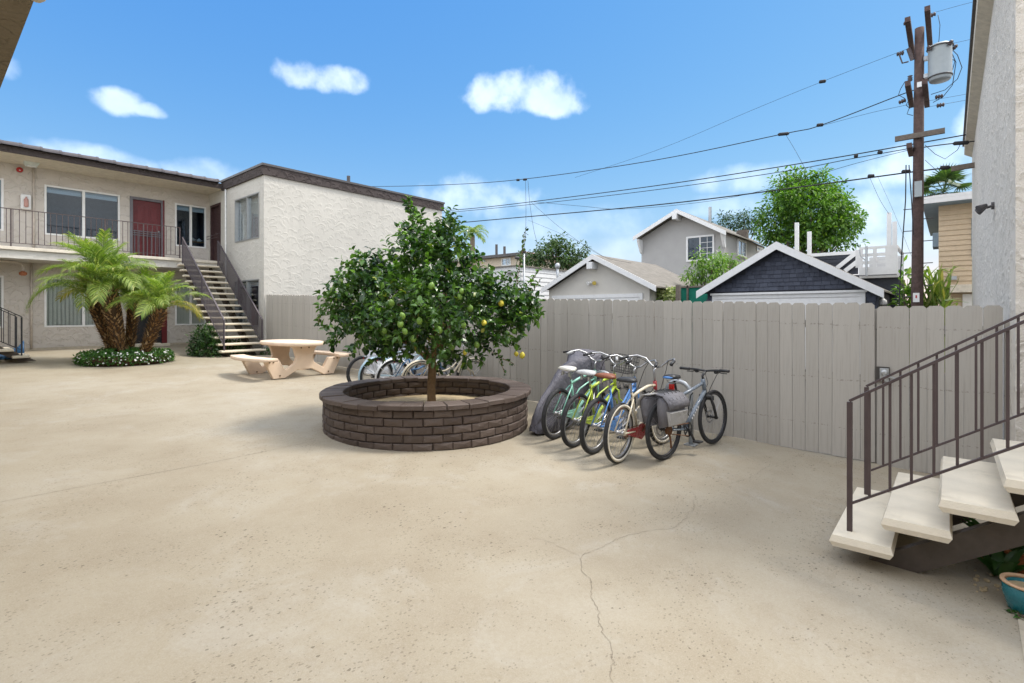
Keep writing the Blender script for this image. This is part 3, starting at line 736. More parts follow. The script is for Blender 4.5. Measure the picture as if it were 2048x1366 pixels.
st1 = staircase('exterior_staircase', 'flight of open concrete treads with dark railings climbing to the balcony', 5.70, 6.95, YS, zb0, 1, 15, .25, (DK-zb0)/16, .29, M['rail_far'], (5.80, 6.88), .88, .12, .095)
# blue tarp and the low end of another flight at the far left
st2 = thing('side_staircase', 'low end of a flight with black handrail beside the blue tarp', 'staircase', (1.3, 17.6, gz(17.6)))
for i in range(5):
    b = MB(); x1 = 1.86-.28*i; b.box(x1-.31, x1, 17.2, 18.35, gz(17.8)+.17*(i+1)-.06, gz(17.8)+.17*(i+1)); b.build('tread', M['tread'], st2, bevel=.012)
for yy in (17.4, 18.15):
    b = MB(); b.prism([(-.05, 0), (.25, 0), (-1.3, -.9), (-1.6, -.9)], (1.75, yy-.035, gz(yy)+.03), (1,0,0), (0,0,-1), (0,.07,0)); b.build('stringer', M['stringer'], st2)
for yy in (17.28, 18.28): railing(st2, (1.72, yy, gz(17.8)+.17), (.32, yy, gz(17.8)+.17*6), .95, .14, M['door_black'], .13, 'stair_railing', posts=(0, 1))
b = MB(); tarp = []
for i in range(9):
    u = i/8; x = 1.1+.78*u
    for j in range(5):
        v = j/4; hh = .10+.20*abs(sin(u*5+v*3))*(.4+.6*u) + (.32*max(0, (u-.72)/.28)**1.5)
        tarp.append((x, 18.55+.42*(v-.5), gz(18.5)+hh*(1-abs(2*v-1)**2)+.01))
b.add(tarp, [(i*5+j, (i+1)*5+j, (i+1)*5+j+1, i*5+j+1) for i in range(8) for j in range(4)])
o = b.build('tarp', simple('blue_tarp', (.03, .10, .21), .45, var=.3), None, True); tag(o, 'crumpled blue tarp behind the handrail at the end of the facade', 'tarp')
sf = o.modifiers.new('thick', 'SOLIDIFY'); sf.thickness = .012

# ------------------------------------------------------------------ near wing with balcony overhead (the one the photographer stands under)
nw = thing('near_wing', 'rough stucco balcony underside overhead, edge of the near apartment wing', 'building', (-1.2, 6, 0))
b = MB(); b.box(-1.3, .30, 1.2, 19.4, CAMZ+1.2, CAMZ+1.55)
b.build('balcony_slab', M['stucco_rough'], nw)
b = MB(); b.box(-1.45, -1.2, -9, 20.8, -.4, CAMZ+1.5); b.build('wing_wall', M['stucco_taupe'], nw)
b = MB(); p = onX(69, 36, .30); b.blob((.305, p.y, CAMZ+1.2+.02), .03, .03, .028, 8, 6); b.build('drip_nub', M['stucco_soffit'], nw, True)

# ------------------------------------------------------------------ right block
rb = thing('stucco_block', 'tall pale grey stucco end block beside the gate', 'building', (6.6, -.46, gz(-.46)))
XR, YR, XRE = 6.62, -.46, 19.0
b = MB(); zt = CAMZ+4.62
wall(b, (XRE, YR, -.5), (-1,0,0), Z3, (0,1,0), XRE-XR, zt+.5, []); wall(b, (XR, YR, -.5), (0,-1,0), Z3, (-1,0,0), 6, zt+.5, []); wall(b, (XRE, -6.4, -.5), (0,1,0), Z3, (1,0,0), 5.94, zt+.5, [])
b.build('wall', M['stucco_grey'], rb)
b = MB(); b.prism([(0,0), (.16,.10), (.16,.34), (0,.34)], (XR-.16, YR, zt-.30), (0,1,0), Z3, (XRE-XR+.2,0,0)); b.build('cornice', M['stucco_soffit'], rb)
b = MB(); b.box(XR-.2, XRE+.1, YR-.3, YR+.20, zt+.04, zt+.12); b.build('coping', M['coping'], rb)
b = MB(); b.box(XR, XRE, -6.4, YR-.02, zt-.2, zt-.1); b.build('flat_roof', M['asphalt'], rb)
q = onY(1968, 411, YR); q = Vector((9.6, YR, CAMZ+(627-411)/1024*(AF*9.6+AX*YR)))
cm = thing('wall_floodlight', 'small dark twin floodlight on the grey stucco block', 'light', tuple(q))
b = MB(); b.lathe([(.05, 0), (.05, .03)], 10, (q.x, YR+.001, q.z), (0,1,0)); b.tube([(q.x, YR+.02, q.z), (q.x, YR+.08, q.z-.02)], .018, 6); b.build('bracket', M['coping'], cm)
for s in (-.12, .10):
    b = MB(); b.lathe([(.02, -.05), (.035, .0), (.05, .05), (.05, .06)], 10, (q.x+s, YR+.12, q.z-.02), (s*4, .8, -.5)); b.tube([(q.x, YR+.07, q.z-.015), (q.x+s, YR+.12, q.z-.02)], .012, 6); b.build('lamp_head', M['coping'], cm)
rw = thing('recessed_wing', 'recessed balcony wing at the top of the near stair', 'building', (3, -5.2, -.2))
b = MB(); b.box(-3, 6.6, -5.5, -5.2, -.5, CAMZ+4.4); b.build('wall', M['stucco_taupe'], rw)
b = MB(); b.box(-3, 6.6, -5.2, -3.75, CAMZ+1.3, CAMZ+1.5); b.build('balcony_slab', M['deck_edge'], rw)
zz = gz(.6)
st3 = staircase('near_staircase', 'near flight of cream concrete treads with brown handrails and stringers', 4.15, 5.45, .64, zz, -1, 14, .292, .19, .36, M['rail'], (4.31, 5.27), .92, .19, .135, thick=.075, stringer_h=.155)
# ------------------------------------------------------------------ fence and gate, board by board
def board_mesh(w, h, rs):
    r = random.Random(rs); c = .027; b = MB(); t = .018
    poly = [(0, 0), (w, 0), (w, h-c), (w-c, h-.002), (c, h), (0, h-c*1.05)]
    b.prism(poly, (0, 0, 0), (0, 1, 0), (0, 0, 1), (-t, 0, 0)); return b.mesh('board', M['fence'])
FX = 7.2; HF = 1.83
boards = [board_mesh(.1385, HF + dz, i) for i, dz in enumerate((-.008, -.003, .0, .004))]
fence = thing('board_fence', 'long taupe dog-eared board fence behind the bicycles and the lemon tree', 'fence', (FX, 9, gz(9)))
rf = random.Random(21)
yg = onX(1751, 760, FX).y               # gate edge
nfb = round((YB-.03-yg)/.1425); pitch = (YB-.03-yg)/nfb
y = YB - .03 - .1385
for _ in range(nfb):
    o = link('board', rf.choice(boards), fence); o.location = (FX + rf.uniform(-.004, .004), y, gz(y+.07)+.012+rf.uniform(-.004, .004)); o.rotation_euler = (rf.uniform(-.004, .004), 0, rf.uniform(-.012, .012)); y -= pitch
for z in (.36, .93, 1.58):
    b = MB(); ya, yb = yg+.05, YB-.05
    b.beam((FX+.035, ya, gz(ya)+z), (FX+.035, yb, gz(yb)+z), .04, .09); b.build('rail', M['fence'], fence)
yy = YB-.15
while yy > yg:
    b = MB(); b.box(FX+.03, FX+.12, yy-.045, yy+.045, gz(yy)-.05, gz(yy)+1.7); b.build('post', M['fence'], fence); yy -= 2.3
b = MB(); b.box(FX+.03, FX+.12, yg-.03, yg+.06, gz(yg)-.05, gz(yg)+1.78); b.build('gate_post', M['fence'], fence)
gate = thing('board_gate', 'taupe board gate with a metal lever lock beside the stucco block', 'gate', (FX, yg-.6, gz(yg)))
y1 = onX(2005, 760, FX).y; nb = 7; gp = (yg-.012-y1)/nb
gm = board_mesh(gp-.002, HF-.01, 9)
for k in range(nb):
    o = link('board', gm, gate); o.location = (FX-.006+rf.uniform(-.003, .003), yg-.012-gp*(k+1), gz(yg)-.01); o.rotation_euler = (rf.uniform(-.003, .003), 0, rf.uniform(-.008, .008))
for z in (.3, .95, 1.55):
    b = MB(); b.box(FX+.005, FX+.05, y1+.02, yg-.03, gz(yg)+z-.045, gz(yg)+z+.045); b.build('rail', M['fence'], gate)
b = MB(); b.beam((FX+.028, yg-.05, gz(yg)+.3), (FX+.028, y1+.05, gz(yg)+1.5), .03, .09); b.build('brace', M['fence'], gate)
lk = onX(1768, 748, FX)
b = MB(); b.box(FX-.05, FX-.025, lk.y-.055, lk.y+.07, lk.z-.085, lk.z+.085); b.build('lock_plate', simple('black_plate', (.05, .045, .04), .5), gate)
b = MB(); b.box(FX-.066, FX-.05, lk.y-.05, lk.y+.035, lk.z-.08, lk.z+.07); b.lathe([(.035, 0), (.038, .02), (.02, .035)], 12, (FX-.066, lk.y-.01, lk.z+.02), (-1,0,0)); b.beam((FX-.09, lk.y, lk.z-.015), (FX-.095, lk.y-.11, lk.z-.03), .018, .018); b.build('lever_lock', M['alu'], gate, bevel=.003)
b = MB(); ye = onX(2034, 760, FX+.02).y
b.box(FX+.01, FX+.05, ye, y1-.012, gz(0)-.03, gz(0)+1.66); b.box(FX-.012, FX+.009, ye+.02, ye+.06, gz(0)-.03, gz(0)+1.6); tag(b.build('gate_jamb', M['fence']), 'narrow taupe jamb board between gate and stucco block', 'jamb')

# ------------------------------------------------------------------ round brick planter
PX, PY, PR, PH = 4.81, 5.70, 1.47, .505
pz = gz(PY)
pl = thing('brick_planter', 'low round dark brown brick planter with flat cap stones', 'planter', (PX, PY, pz), local=True)
b = MB(); b.lathe([(1.19, -.1), (1.19, PH-.065), (1.395, PH-.065), (1.395, -.1)], 64, (0,0,0), close=True); b.build('mortar_core', M['mortar'], pl)
def brick_variant(w, h, d, rs):
    r = random.Random(rs); b = MB(); j = lambda s: r.uniform(-s, s); i = .009
    back = [(-d, -w/2, -h/2), (-d, w/2, -h/2), (-d, w/2, h/2), (-d, -w/2, h/2)]
    mid = [(-.012, -w/2+j(.002), -h/2), (-.012, w/2+j(.002), -h/2+j(.002)), (-.012, w/2, h/2+j(.002)), (-.012, -w/2, h/2)]
    fr = [(0+j(.004), -w/2+i+j(.003), -h/2+i+j(.003)), (0+j(.004), w/2-i+j(.003), -h/2+i+j(.003)), (j(.004), w/2-i+j(.003), h/2-i+j(.003)), (j(.004), -w/2+i+j(.003), h/2-i+j(.003))]
    c = [(.007+j(.004), j(.03), j(.012))]
    b.add(back+mid+fr+c, [(3,2,1,0)] + [(k, (k+1)%4, 4+(k+1)%4, 4+k) for k in range(4)] + [(4+k, 4+(k+1)%4, 8+(k+1)%4, 8+k) for k in range(4)] + [(8+k, 8+(k+1)%4, 12) for k in range(4)])
    return b.mesh('brick', M['brick'], False)
nbk = 38; RO = 1.42; ch = (PH-.06)/4.6
bw = 2*pi*RO/nbk-.007
bv = [brick_variant(bw, ch-.007, .07, k) for k in range(6)]
rp = random.Random(4)
for c in range(5):
    for k in range(nbk):
        a = 2*pi*(k+(c % 2)*.5+rp.uniform(-.03, .03))/nbk
        o = link('brick', rp.choice(bv), pl); zc = PH-.06-ch*(c+.5)
        rr_ = RO+rp.uniform(-.004, .005); o.location = (rr_*cos(a), rr_*sin(a), zc+rp.uniform(-.002, .002)); o.rotation_euler = (rp.uniform(-.015, .015), rp.uniform(-.02, .02), a+rp.uniform(-.012, .012))
RI = 1.165; nbi = 30; bwi = 2*pi*RI/nbi-.008
bvi = [brick_variant(bwi, ch-.007, .06, 20+k) for k in range(4)]
for c in range(3):
    for k in range(nbi):
        a = 2*pi*(k+(c % 2)*.5)/nbi
        o = link('brick', rp.choice(bvi), pl); o.location = (RI*cos(a), RI*sin(a), PH-.06-ch*(c+.5)); o.rotation_euler = (0, rp.uniform(-.015, .015), a+pi)
ncap = 34
def cap_variant(rs):
    r = random.Random(rs); b = MB(); a = pi/ncap*.975; ri, ro = 1.165, PR; t = .058; j = lambda s: r.uniform(-s, s); e = .01
    P = []
    for z, sh in ((0, 0), (t-e, 0), (t, e)):
        P += [((ri+sh)*cos(-a)+j(.003), (ri+sh)*sin(-a)+sh*.6, z+j(.0015)), ((ro-sh)*cos(-a)+j(.006), (ro-sh)*sin(-a)+sh*.6, z+j(.0015)), (ro-sh+j(.004), j(.004), z), ((ro-sh)*cos(a)+j(.006), (ro-sh)*sin(a)-sh*.6, z+j(.0015)), ((ri+sh)*cos(a)+j(.003), (ri+sh)*sin(a)-sh*.6, z+j(.0015)), ((ri+sh), 0, z)]
    b.add(P, [(5,4,3,2,1,0), (12,13,14,15,16,17)] + [(6*k+i, 6*k+(i+1)%6, 6*k+6+(i+1)%6, 6*k+6+i) for k in (0, 1) for i in range(6)])
    return b.mesh('cap_stone', M['brick'])
cv = [cap_variant(k) for k in range(5)]
for k in range(ncap):
    o = link('cap_stone', rp.choice(cv), pl); o.location = (rp.uniform(-.004, .004), rp.uniform(-.004, .004), PH-.058+rp.uniform(-.002, .004)); o.rotation_euler = (rp.uniform(-.004, .004), rp.uniform(-.004, .004), 2*pi*k/ncap+rp.uniform(-.006, .006))
b = MB(); SOILZ = .22
vs = [(0, 0, SOILZ+.05)]; rs_ = 10; na = 36
for i in range(1, rs_+1):
    for k in range(na):
        r_ = 1.195*i/rs_; a = 2*pi*k/na; vs.append((r_*cos(a), r_*sin(a), SOILZ+.05*(1-i/rs_)+.012*mnoise.noise(Vector((r_*cos(a)*4, r_*sin(a)*4, 0)))))
fs = [(0, 1+k, 1+(k+1)%na) for k in range(na)]
for i in range(rs_-1):
    for k in range(na): fs.append((1+i*na+k, 1+(i+1)*na+k, 1+(i+1)*na+(k+1)%na, 1+i*na+(k+1)%na))
b.add(vs, fs); b.build('soil', M['soil'], pl, True)
wd = MB(); rw_ = random.Random(2)
for k in range(14):
    a = rw_.uniform(0, 2*pi); r_ = rw_.uniform(0, .05); base = Vector((.22+r_*cos(a), -.3+r_*sin(a), SOILZ+.03)); tip = base+Vector((rw_.uniform(-.07, .07), rw_.uniform(-.07, .07), rw_.uniform(.03, .1))); s = Vector((rw_.uniform(-1, 1), rw_.uniform(-1, 1), 0)).normalized()*.012; m_ = base.lerp(tip, .6)
    wd.add([base, m_+s, tip, m_-s], [(0,1,2,3)])
tag(wd.build('weed', M['lemon_young']), 'tiny green weed sprouting from the planter soil', 'weed').location = (PX, PY, pz)

# ------------------------------------------------------------------ foliage tools
def leaf_faces(b, p, d, nrm, L, W, fold=.18, droop=.12):
    """pointed leaf: two folded halves"""
    d = d.normalized(); s = d.cross(nrm)
    if s.length < .05: s = d.cross(Vector((1, .3, .2)))
    s.normalize(); u = s.cross(d)
    m1 = p+d*L*.38; m2 = p+d*L*.74-u*L*droop*.5; t = p+d*L-u*L*droop
    e = u*W*fold
    b.add([p, m1+s*W*.5+e, m2+s*W*.36+e, t, m2-s*W*.36+e, m1-s*W*.5+e, m1, m2], [(0,1,6), (1,2,7,6), (2,3,7), (0,6,5), (6,7,4,5), (7,3,4)])
def rvec(r): 
    while 1:
        v = Vector((r.uniform(-1,1), r.uniform(-1,1), r.uniform(-1,1)))
        if .05 < v.length < 1: return v.normalized()
def twig(b, r, base, d, length, nl, L, W, up=.25):
    for i in range(nl):
        t = (i+.5)/nl; p = base+d*length*t
        a = rvec(r); a = (a-d*a.dot(d)).normalized()
        dd = (d*r.uniform(.2, .9)+a*r.uniform(.7, 1.1)+Z3*r.uniform(-.45, .25)).normalized()
        nn_ = (Z3*(.6+up)+a*-.3+rvec(r)*.55).normalized()
        k = r.uniform(.7, 1.2); leaf_faces(b, p, dd, nn_, L*k, W*k, r.uniform(.1, .3), r.uniform(.05, .3))

# ------------------------------------------------------------------ lemon tree
lt = thing('lemon_tree', 'bushy lemon tree with green fruit growing in the round brick planter', 'tree', (PX+.02, PY-.05, pz+SOILZ), local=True)
rl = random.Random(15)
RV = Vector((AX, -AF, 0)); FV = Vector((AF, AX, 0))      # across / away, used to shape the lopsided crown
b = MB(); TH = .60
b.tube([(0,0,-.05), (.004,.004,.06), (-.008,.0,.3), (.01,-.01,TH), (.0,0,TH+.14)], [.078, .064, .058, .06, .052], 12)
limbs = []
for k in range(8):
    a = 2*pi*k/8+rl.uniform(-.3, .3); tilt = rl.uniform(.6, 1.15) if k < 6 else .25
    d = Vector((cos(a)*sin(tilt), sin(a)*sin(tilt), cos(tilt))); P = [Vector((0, 0, TH+.05))]; L = rl.uniform(.8, 1.15)
    for i in range(1, 6):
        P.append(P[-1]+(d+rvec(rl)*.25+Z3*.12).normalized()*L/5)
    b.tube(P, [.036, .03, .025, .018, .013, .006], 7); limbs.append(P)
    for i in (2, 3, 4):
        for q in range(2):
            d2 = (d+rvec(rl)*.9+Z3*.1).normalized(); Q = [P[i], P[i]+d2*.2, P[i]+d2*.4+rvec(rl)*.06+Z3*.03]; b.tube(Q, [.013, .009, .004], 5)
b.build('trunk', M['bark'], lt, True)
leafb = MB(); young = MB()
ZB = CAMZ-(pz+SOILZ)
# crown volume as overlapping lumps: (across, away, height over camera level, radius)
lumps = []
def lump(px, py, rad, away=0.):
    D = 7.33+away; r_ = (px-860)/F*D*.94; lumps.append((RV*r_+FV*away+Z3*((CY-py)/F*D+ZB), rad))
for px, py, rad, aw in [(700,590,.40,0),(675,612,.24,-.3),(690,660,.30,.1),(745,650,.38,-.5),(760,570,.42,.2),(730,545,.25,-.2),(820,620,.46,-.75),(820,540,.40,-.4),(850,480,.34,0),(835,465,.24,.1),(890,470,.27,-.1),(880,560,.48,-.5),(915,518,.27,.1),(955,600,.42,-.4),(945,565,.22,.2),(1000,610,.38,0),(1035,620,.27,.2),(1010,660,.30,-.35),(1030,650,.22,-.2),(900,650,.42,-.8),(830,680,.32,-.5),(780,690,.26,-.2),(930,690,.26,-.3),(860,600,.6,.7),(760,610,.5,.8),(940,620,.42,.7),(850,520,.42,.5),(700,625,.32,.5),(1005,620,.28,.5),(880,700,.25,.3), (665,650,.17,0),(1050,600,.2,-.1)]:
    lump(px, py, rad, aw)
for c, rad in lumps:
    nt = int(64*rad*rad/.16)+6
    for i in range(nt):
        d = rvec(rl); d.z = d.z*.8+.12; d.normalize()
        base = c+d*rad*rl.uniform(.25, .95)
        if mnoise.noise(base*2.3) < -.30: continue
        dd = (d+rvec(rl)*.55+Z3*.15).normalized()
        twig(leafb, rl, base, dd, rl.uniform(.12, .26), rl.randint(6, 10), .078+.04*rl.random(), .050+.018*rl.random())
        if rl.random() < .035: twig(young, rl, base+dd*.1, (dd+Z3*.5).normalized(), .16, 6, .07, .038)
# upright water shoots and drooping sprays
def shoot(b, px0, py0, px1, py1, away, n, L=.075):
    D = 7.33+away; Q = [RV*((px-860)/F*D)+FV*away+Z3*((CY-py)/F*D+ZB) for px, py in ((px0, py0), (px1, py1))]
    for i in range(n):
        t = i/n; p = Q[0].lerp(Q[1], t)+rvec(rl)*.012; a = rvec(rl); dd = ((Q[1]-Q[0]).normalized()*.6+a).normalized()
        leaf_faces(b, p, dd, rvec(rl), L*rl.uniform(.7, 1.2), L*.55, .2, .2)
    tw = MB(); return Q
shoots = []
for s in [(830,470,812,392,0,46,.085),(845,470,822,420,.1,34,.085),(820,440,808,400,0,20,.08),(1020,600,1047,455,.1,44,.07),(1030,560,1046,470,.1,18,.06),(710,560,703,520,0,12,.05),(960,690,1005,715,-.2,22,.055),(1000,712,1012,752,-.2,16,.055),(1012,720,1030,728,-.2,10,.05),(1040,640,1072,600,0,26,.07),(1050,600,1075,560,.1,18,.06),(1060,560,1080,528,.1,10,.05),(640,620,632,650,0,20,.08),(760,545,740,530,0,22,.08),(1020,670,1040,700,-.2,24,.07)]:
    shoots.append(shoot(leafb, *s))
shoot(young, 830, 440, 815, 392, 0, 14); shoot(young, 790, 545, 800, 525, -.5, 30, .09); shoot(young, 860, 545, 868, 510, -.6, 16, .08); shoot(young, 1050, 560, 1078, 535, .1, 8, .05)
leafb.build('crown', M['lemon_leaf'], lt, kind='stuff'); young.build('young_leaves', M['lemon_young'], lt, kind='stuff')
tw = MB()
for q in shoots: tw.tube([q[0]-(q[1]-q[0])*.3, q[0], q[1]], [.008, .006, .002], 5)
tw.build('shoots', M['bark'], lt, kind='stuff')
fb = MB(); fb.lathe([(.004, -.04), (.018, -.036), (.030, -.02), (.034, 0), (.030, .02), (.018, .034), (.008, .042), (.003, .046)], 10)
fg = fb.mesh('lemon', M['lime_fruit'], True); fy = fb.mesh('lemon', M['lemon_fruit'], True)
fr_px = [(713,610,0,0),(727,606,0,0),(716,622,0,0),(732,620,0,0),(768,548,0,-.6),(833,632,0,-1.2),(829,648,0,-1.2),(838,663,0,-1.2),(867,642,0,-1.2),(852,677,0,-1.1),(889,636,0,-1.1),(943,582,0,-.9),(939,594,0,-.9),(957,617,0,-.8),(946,650,0,-.9),(982,646,1,-.7),(965,690,0,-.6),(941,705,1,-.6),(1034,708,1,-.2),(1046,711,1,-.2),(848,702,0,-.6),(866,722,0,-.1),(788,662,0,-.9),(778,590,0,-.8),(885,572,0,-1),(808,606,0,-1.1),(1008,606,1,-.4),(1030,663,0,-.2),(915,695,0,-.6),(820,712,0,-.3),(790,716,0,-.2),(870,735,0,0),(1018,668,0,-.3),(904,660,0,-1.1)]
for px, py, y_, aw in fr_px:
    D = 7.33+aw; o = link('lemon', fy if y_ else fg, lt); o.location = RV*((px-860)/F*D)+FV*aw+Z3*((CY-py)/F*D+ZB); o.rotation_euler = (rl.uniform(-.5, .5), rl.uniform(-.5, .5), 0); k = rl.uniform(.9, 1.2); o.scale = (k, k, k)

# ------------------------------------------------------------------ picnic table
TX, TY = 5.66, 11.52; tz = gz(TY)
tb = thing('picnic_table', 'tan concrete picnic table with oval top and two curved benches', 'table', (TX, TY, tz), rz=0, local=True)
def rounded_slab(b, poly, z0, z1, r=.02):
    n = len(poly); cx = sum(p[0] for p in poly)/n; cy = sum(p[1] for p in poly)/n; rings = []
    for z, s in ((z0, r), (z0+r*.6, 0), (z1-r*.6, 0), (z1, r)):
        R_ = []
        for x, y in poly:
            d = Vector((x-cx, y-cy)); L = d.length; k = (L-s)/L; R_.append((cx+d.x*k, cy+d.y*k, z))
        rings.append(R_)
    b.add([p for R_ in rings for p in R_], [tuple(reversed(range(n))), tuple(3*n+i for i in range(n))] + [(k*n+i, k*n+(i+1)%n, (k+1)*n+(i+1)%n, (k+1)*n+i) for k in range(3) for i in range(n)])
b = MB(); rounded_slab(b, [(.54*abs(cos(a))**.85*(1 if cos(a) > 0 else -1), .98*abs(sin(a))**.85*(1 if sin(a) > 0 else -1)) for a in [2*pi*i/40 for i in range(40)]], .68, .76); b.build('table_top', M['table'], tb, True)
for sx in (-1, 1):
    poly = []
    for i in range(13):
        t = -1+2*i/12; poly.append((sx*(.98+.17-.15*t*t), .86*t))
    for i in range(13):
        t = 1-2*i/12; poly.append((sx*(.98-.17-.10*t*t), .86*t))
    if sx < 0: poly = poly[::-1]
    b = MB(); rounded_slab(b, poly, .385, .455, .016); b.build('bench', M['table'], tb, True)
prof_half = [(.30,.68),(.24,.60),(.19,.42),(.225,.30),(.44,.165),(.57,.385),(.86+.03,.385),(.70,.0),(.45,.0),(.17,.155),(.0,.165)]
poly = prof_half + [(-x, z) for x, z in reversed(prof_half[:-1])]
for yy in (-.57, .57):
    b = MB(); b.prism(poly, (0, yy-.05, 0), (1,0,0), (0,0,1), (0,.10,0)); lg = b.build('leg_frame', M['table'], tb, bevel=.012)
    b = MB()
    for xx, z in ((-.09,.635), (.09,.635), (-.78,.355), (-.70,.355), (.70,.355), (.78,.355), (.56,.06), (-.56,.06)): b.lathe([(.016, 0), (.016, .012)], 8, (xx, yy-.05, z), (0,-1,0))
    b.build('bolts', M['bolt'], lg)

# ------------------------------------------------------------------ palms in the flower bed
BX, BY, BR = 3.55, 16.05, 1.0
bz = gz(BY)
fbd = thing('flower_bed', 'round bed of green ground cover dotted with white flowers under the palms', 'flower bed', (BX, BY, bz), local=True)
b = MB(); b.lathe([(BR-.1, -.02), (BR-.06, .12), (BR-.2, .2), (.3, .24), (.01, .24)], 40); b.build('soil_mound', M['palm_core'], fbd, True)
lb = MB(); fl = MB(); r = random.Random(31)
for i in range(5600):
    a = r.uniform(0, 2*pi); rr_ = BR*sqrt(r.random()); edge = rr_ > BR*.86
    hh = .30*(1-(rr_/BR)**6)+.03*sin(a*7)+.02*sin(a*13+2)
    z = r.uniform(.01, .30) if edge else hh+r.uniform(-.08, .03)
    rad = BR*(.985-.10*max(0, (z-.2)/.1)+r.uniform(-.05, .02)+.02*sin(a*9)) if edge else rr_
    p = Vector((rad*cos(a), rad*sin(a), max(.01, z))); out = Vector((cos(a), sin(a), .4))
    leaf_faces(lb, p, (out*.6+rvec(r)).normalized(), (Z3+rvec(r)*.6+out*.5).normalized(), .065, .036)
for i in range(400):
    a = r.uniform(0, 2*pi); edge = r.random() < .5
    if edge: z = r.uniform(.06, .31); rad = BR*(1.0-.08*max(0, (z-.2)/.1))
    else: rad = BR*sqrt(r.uniform(.3, 1)); z = .315*(1-(rad/BR)**6)+.01
    if cos(a-atan2(-AF, AX)) < .15 and r.random() < .5: continue
    p = Vector((rad*cos(a), rad*sin(a), z)); s = r.uniform(.012, .024); n_ = (Vector((cos(a), sin(a), .6))+rvec(r)*.4).normalized(); t1 = n_.cross(Z3).normalized(); t2 = n_.cross(t1)
    fl.add([p+n_*.01]+[p+(t1*cos(k*1.0472)+t2*sin(k*1.0472))*s+n_*(.006 if k % 2 else .014) for k in range(6)], [(0, k+1, (k+1)%6+1) for k in range(6)])
lb.build('ground_cover', M['bed_leaf'], fbd, kind='stuff'); fl.build('flowers', M['petal'], fbd, kind='stuff')

def frond_mesh(rs, L, droop, dry=False, nl=58, lw=.0125, ll=.27, twist=.5):
    r = random.Random(rs); b = MB(); P = []
    n = 14
    for i in range(n+1):
        t = i/n; ang = 1.0-droop*t**1.3*2.0
        P.append((P[-1]+Vector((cos(ang), 0, sin(ang)))*L/n) if P else Vector((0,0,0)))
    b.m = 1; b.tube(P, [.013*(1-.85*i/n)+.002 for i in range(n+1)], 5); b.m = 0
    for k in range(nl):
        t = .13+.87*k/nl; fi = t*n; i = min(int(fi), n-1); p = P[i].lerp(P[i+1], fi-i); tg = (P[i+1]-P[i]).normalized(); up = Vector((0,1,0)).cross(tg)
        if up.z < 0: up = -up
        l_ = ll*(.45+.75*sin(pi*min(1, t*.86+.12)))*r.uniform(.85, 1.1)
        for s in (-1, 1):
            d = (tg*(.55+.35*t)+Vector((0, s, 0))*(.85-.2*t)+up*r.uniform(.05, .35)).normalized(); w = lw*r.uniform(.8, 1.2)
            sd = d.cross(up).normalized()
            q1 = p+d*l_*.45; q2 = p+d*l_*.8-Z3*l_*.14*r.uniform(.5, 1.6); q3 = p+d*l_*.98-Z3*l_*.42*r.uniform(.6, 1.4)
            b.add([p-sd*w*.3, p+sd*w*.3, q1+sd*w*.5, q1-sd*w*.5, q2+sd*w*.38, q2-sd*w*.38, q3], [(0,1,2,3), (3,2,4,5), (5,4,6)])
    return b.mesh('frond', [M['palm_dry'] if dry else M['palm_leaf'], M['palm_leaf']])
FR = [frond_mesh(k, 1.25, d) for k, d in enumerate((.45, .6, .75, .9, 1.0))]
FRD = [frond_mesh(9, 1.2, 1.0, True)]
def palm(label, base, top, r0, r1, nf, scale, rs, spiky=260):
    r = random.Random(rs); base, top = Vector(base), Vector(top)
    root = thing('date_palm', label, 'palm', tuple(base), group='feathery palms in the flower bed', local=True); top = top-base; d = top.normalized()
    P = [Vector((0,0,-.05)), top*.25+Vector((.0,.0,.01)), top*.5, top*.75, top, top+d*.12]; bend = Vector((0,0,.03))
    b = MB(); b.tube(P, [r0, r0*1.02, (r0+r1)/2, r1*.97, r1, r1*.4], 12); b.build('trunk', M['palm_core'], root, True)
    b = MB(); a1 = d.cross(Vector((1,0,0))).normalized(); a2 = d.cross(a1)
    for i in range(spiky):
        t = (i+.5)/spiky*1.04; th = i*2.39996+r.uniform(-.25, .25); rad = r0+(r1-r0)*min(1, t); out = a1*cos(th)+a2*sin(th); sd = d.cross(out).normalized()
        p = top*t+out*rad*.9; l_ = r.uniform(.09, .15)*(.8+.4*t); w = r.uniform(.02, .032)
        tip = p+out*l_*r.uniform(.5, .95)+d*l_*.75+sd*r.uniform(-.02, .02); m_ = p+out*.03+d*l_*.35
        b.add([p-sd*w, p+sd*w, m_+sd*w*.7, m_-sd*w*.7, tip, p+out*.012-d*.02], [(0,5,1), (3,2,4), (0,1,2,3)][1:] + [(5,1,2,3,0)])
    b.build('leaf_bases', M['palm_bark'], root, kind='stuff')
    for i in range(nf):
        t = i/nf; th = i*2.39996+r.uniform(-.2, .2); lv = min(4, int(t*5)); dry = t > .8 and r.random() < .5 and cos(th-atan2(-AX, -AF)) < .3
        o = link('frond', r.choice(FRD) if dry else FR[lv], root)
        pitch = -.62+t*.98+r.uniform(-.12, .12)
        o.location = top+d*.06*(1-t); o.rotation_euler = (r.uniform(-.35, .35), pitch-.1, th); k = scale*r.uniform(.85, 1.12)*(.92+.15*t); o.scale = (k, k, k)
    return root
def bedpt(px, py, away=0., h=.2):
    D = AF*BX+AX*BY+away; p = atD(px, py, D); return p
palm('thick-trunked palm leaning left, tallest and fullest of the palm clump', bedpt(245, 712, -.15), bedpt(217, 588, -.2), .13, .205, 32, 1.25, 1, 420)
palm('palm trunk half hidden behind the thickest palm trunk', bedpt(228, 712, .3), bedpt(184, 597, .25), .10, .15, 16, 1.0, 2, 300)
palm('short middle palm with a thin dark trunk in the palm clump', bedpt(258, 712, .35), bedpt(266, 614, .35), .09, .125, 18, .92, 3, 280)
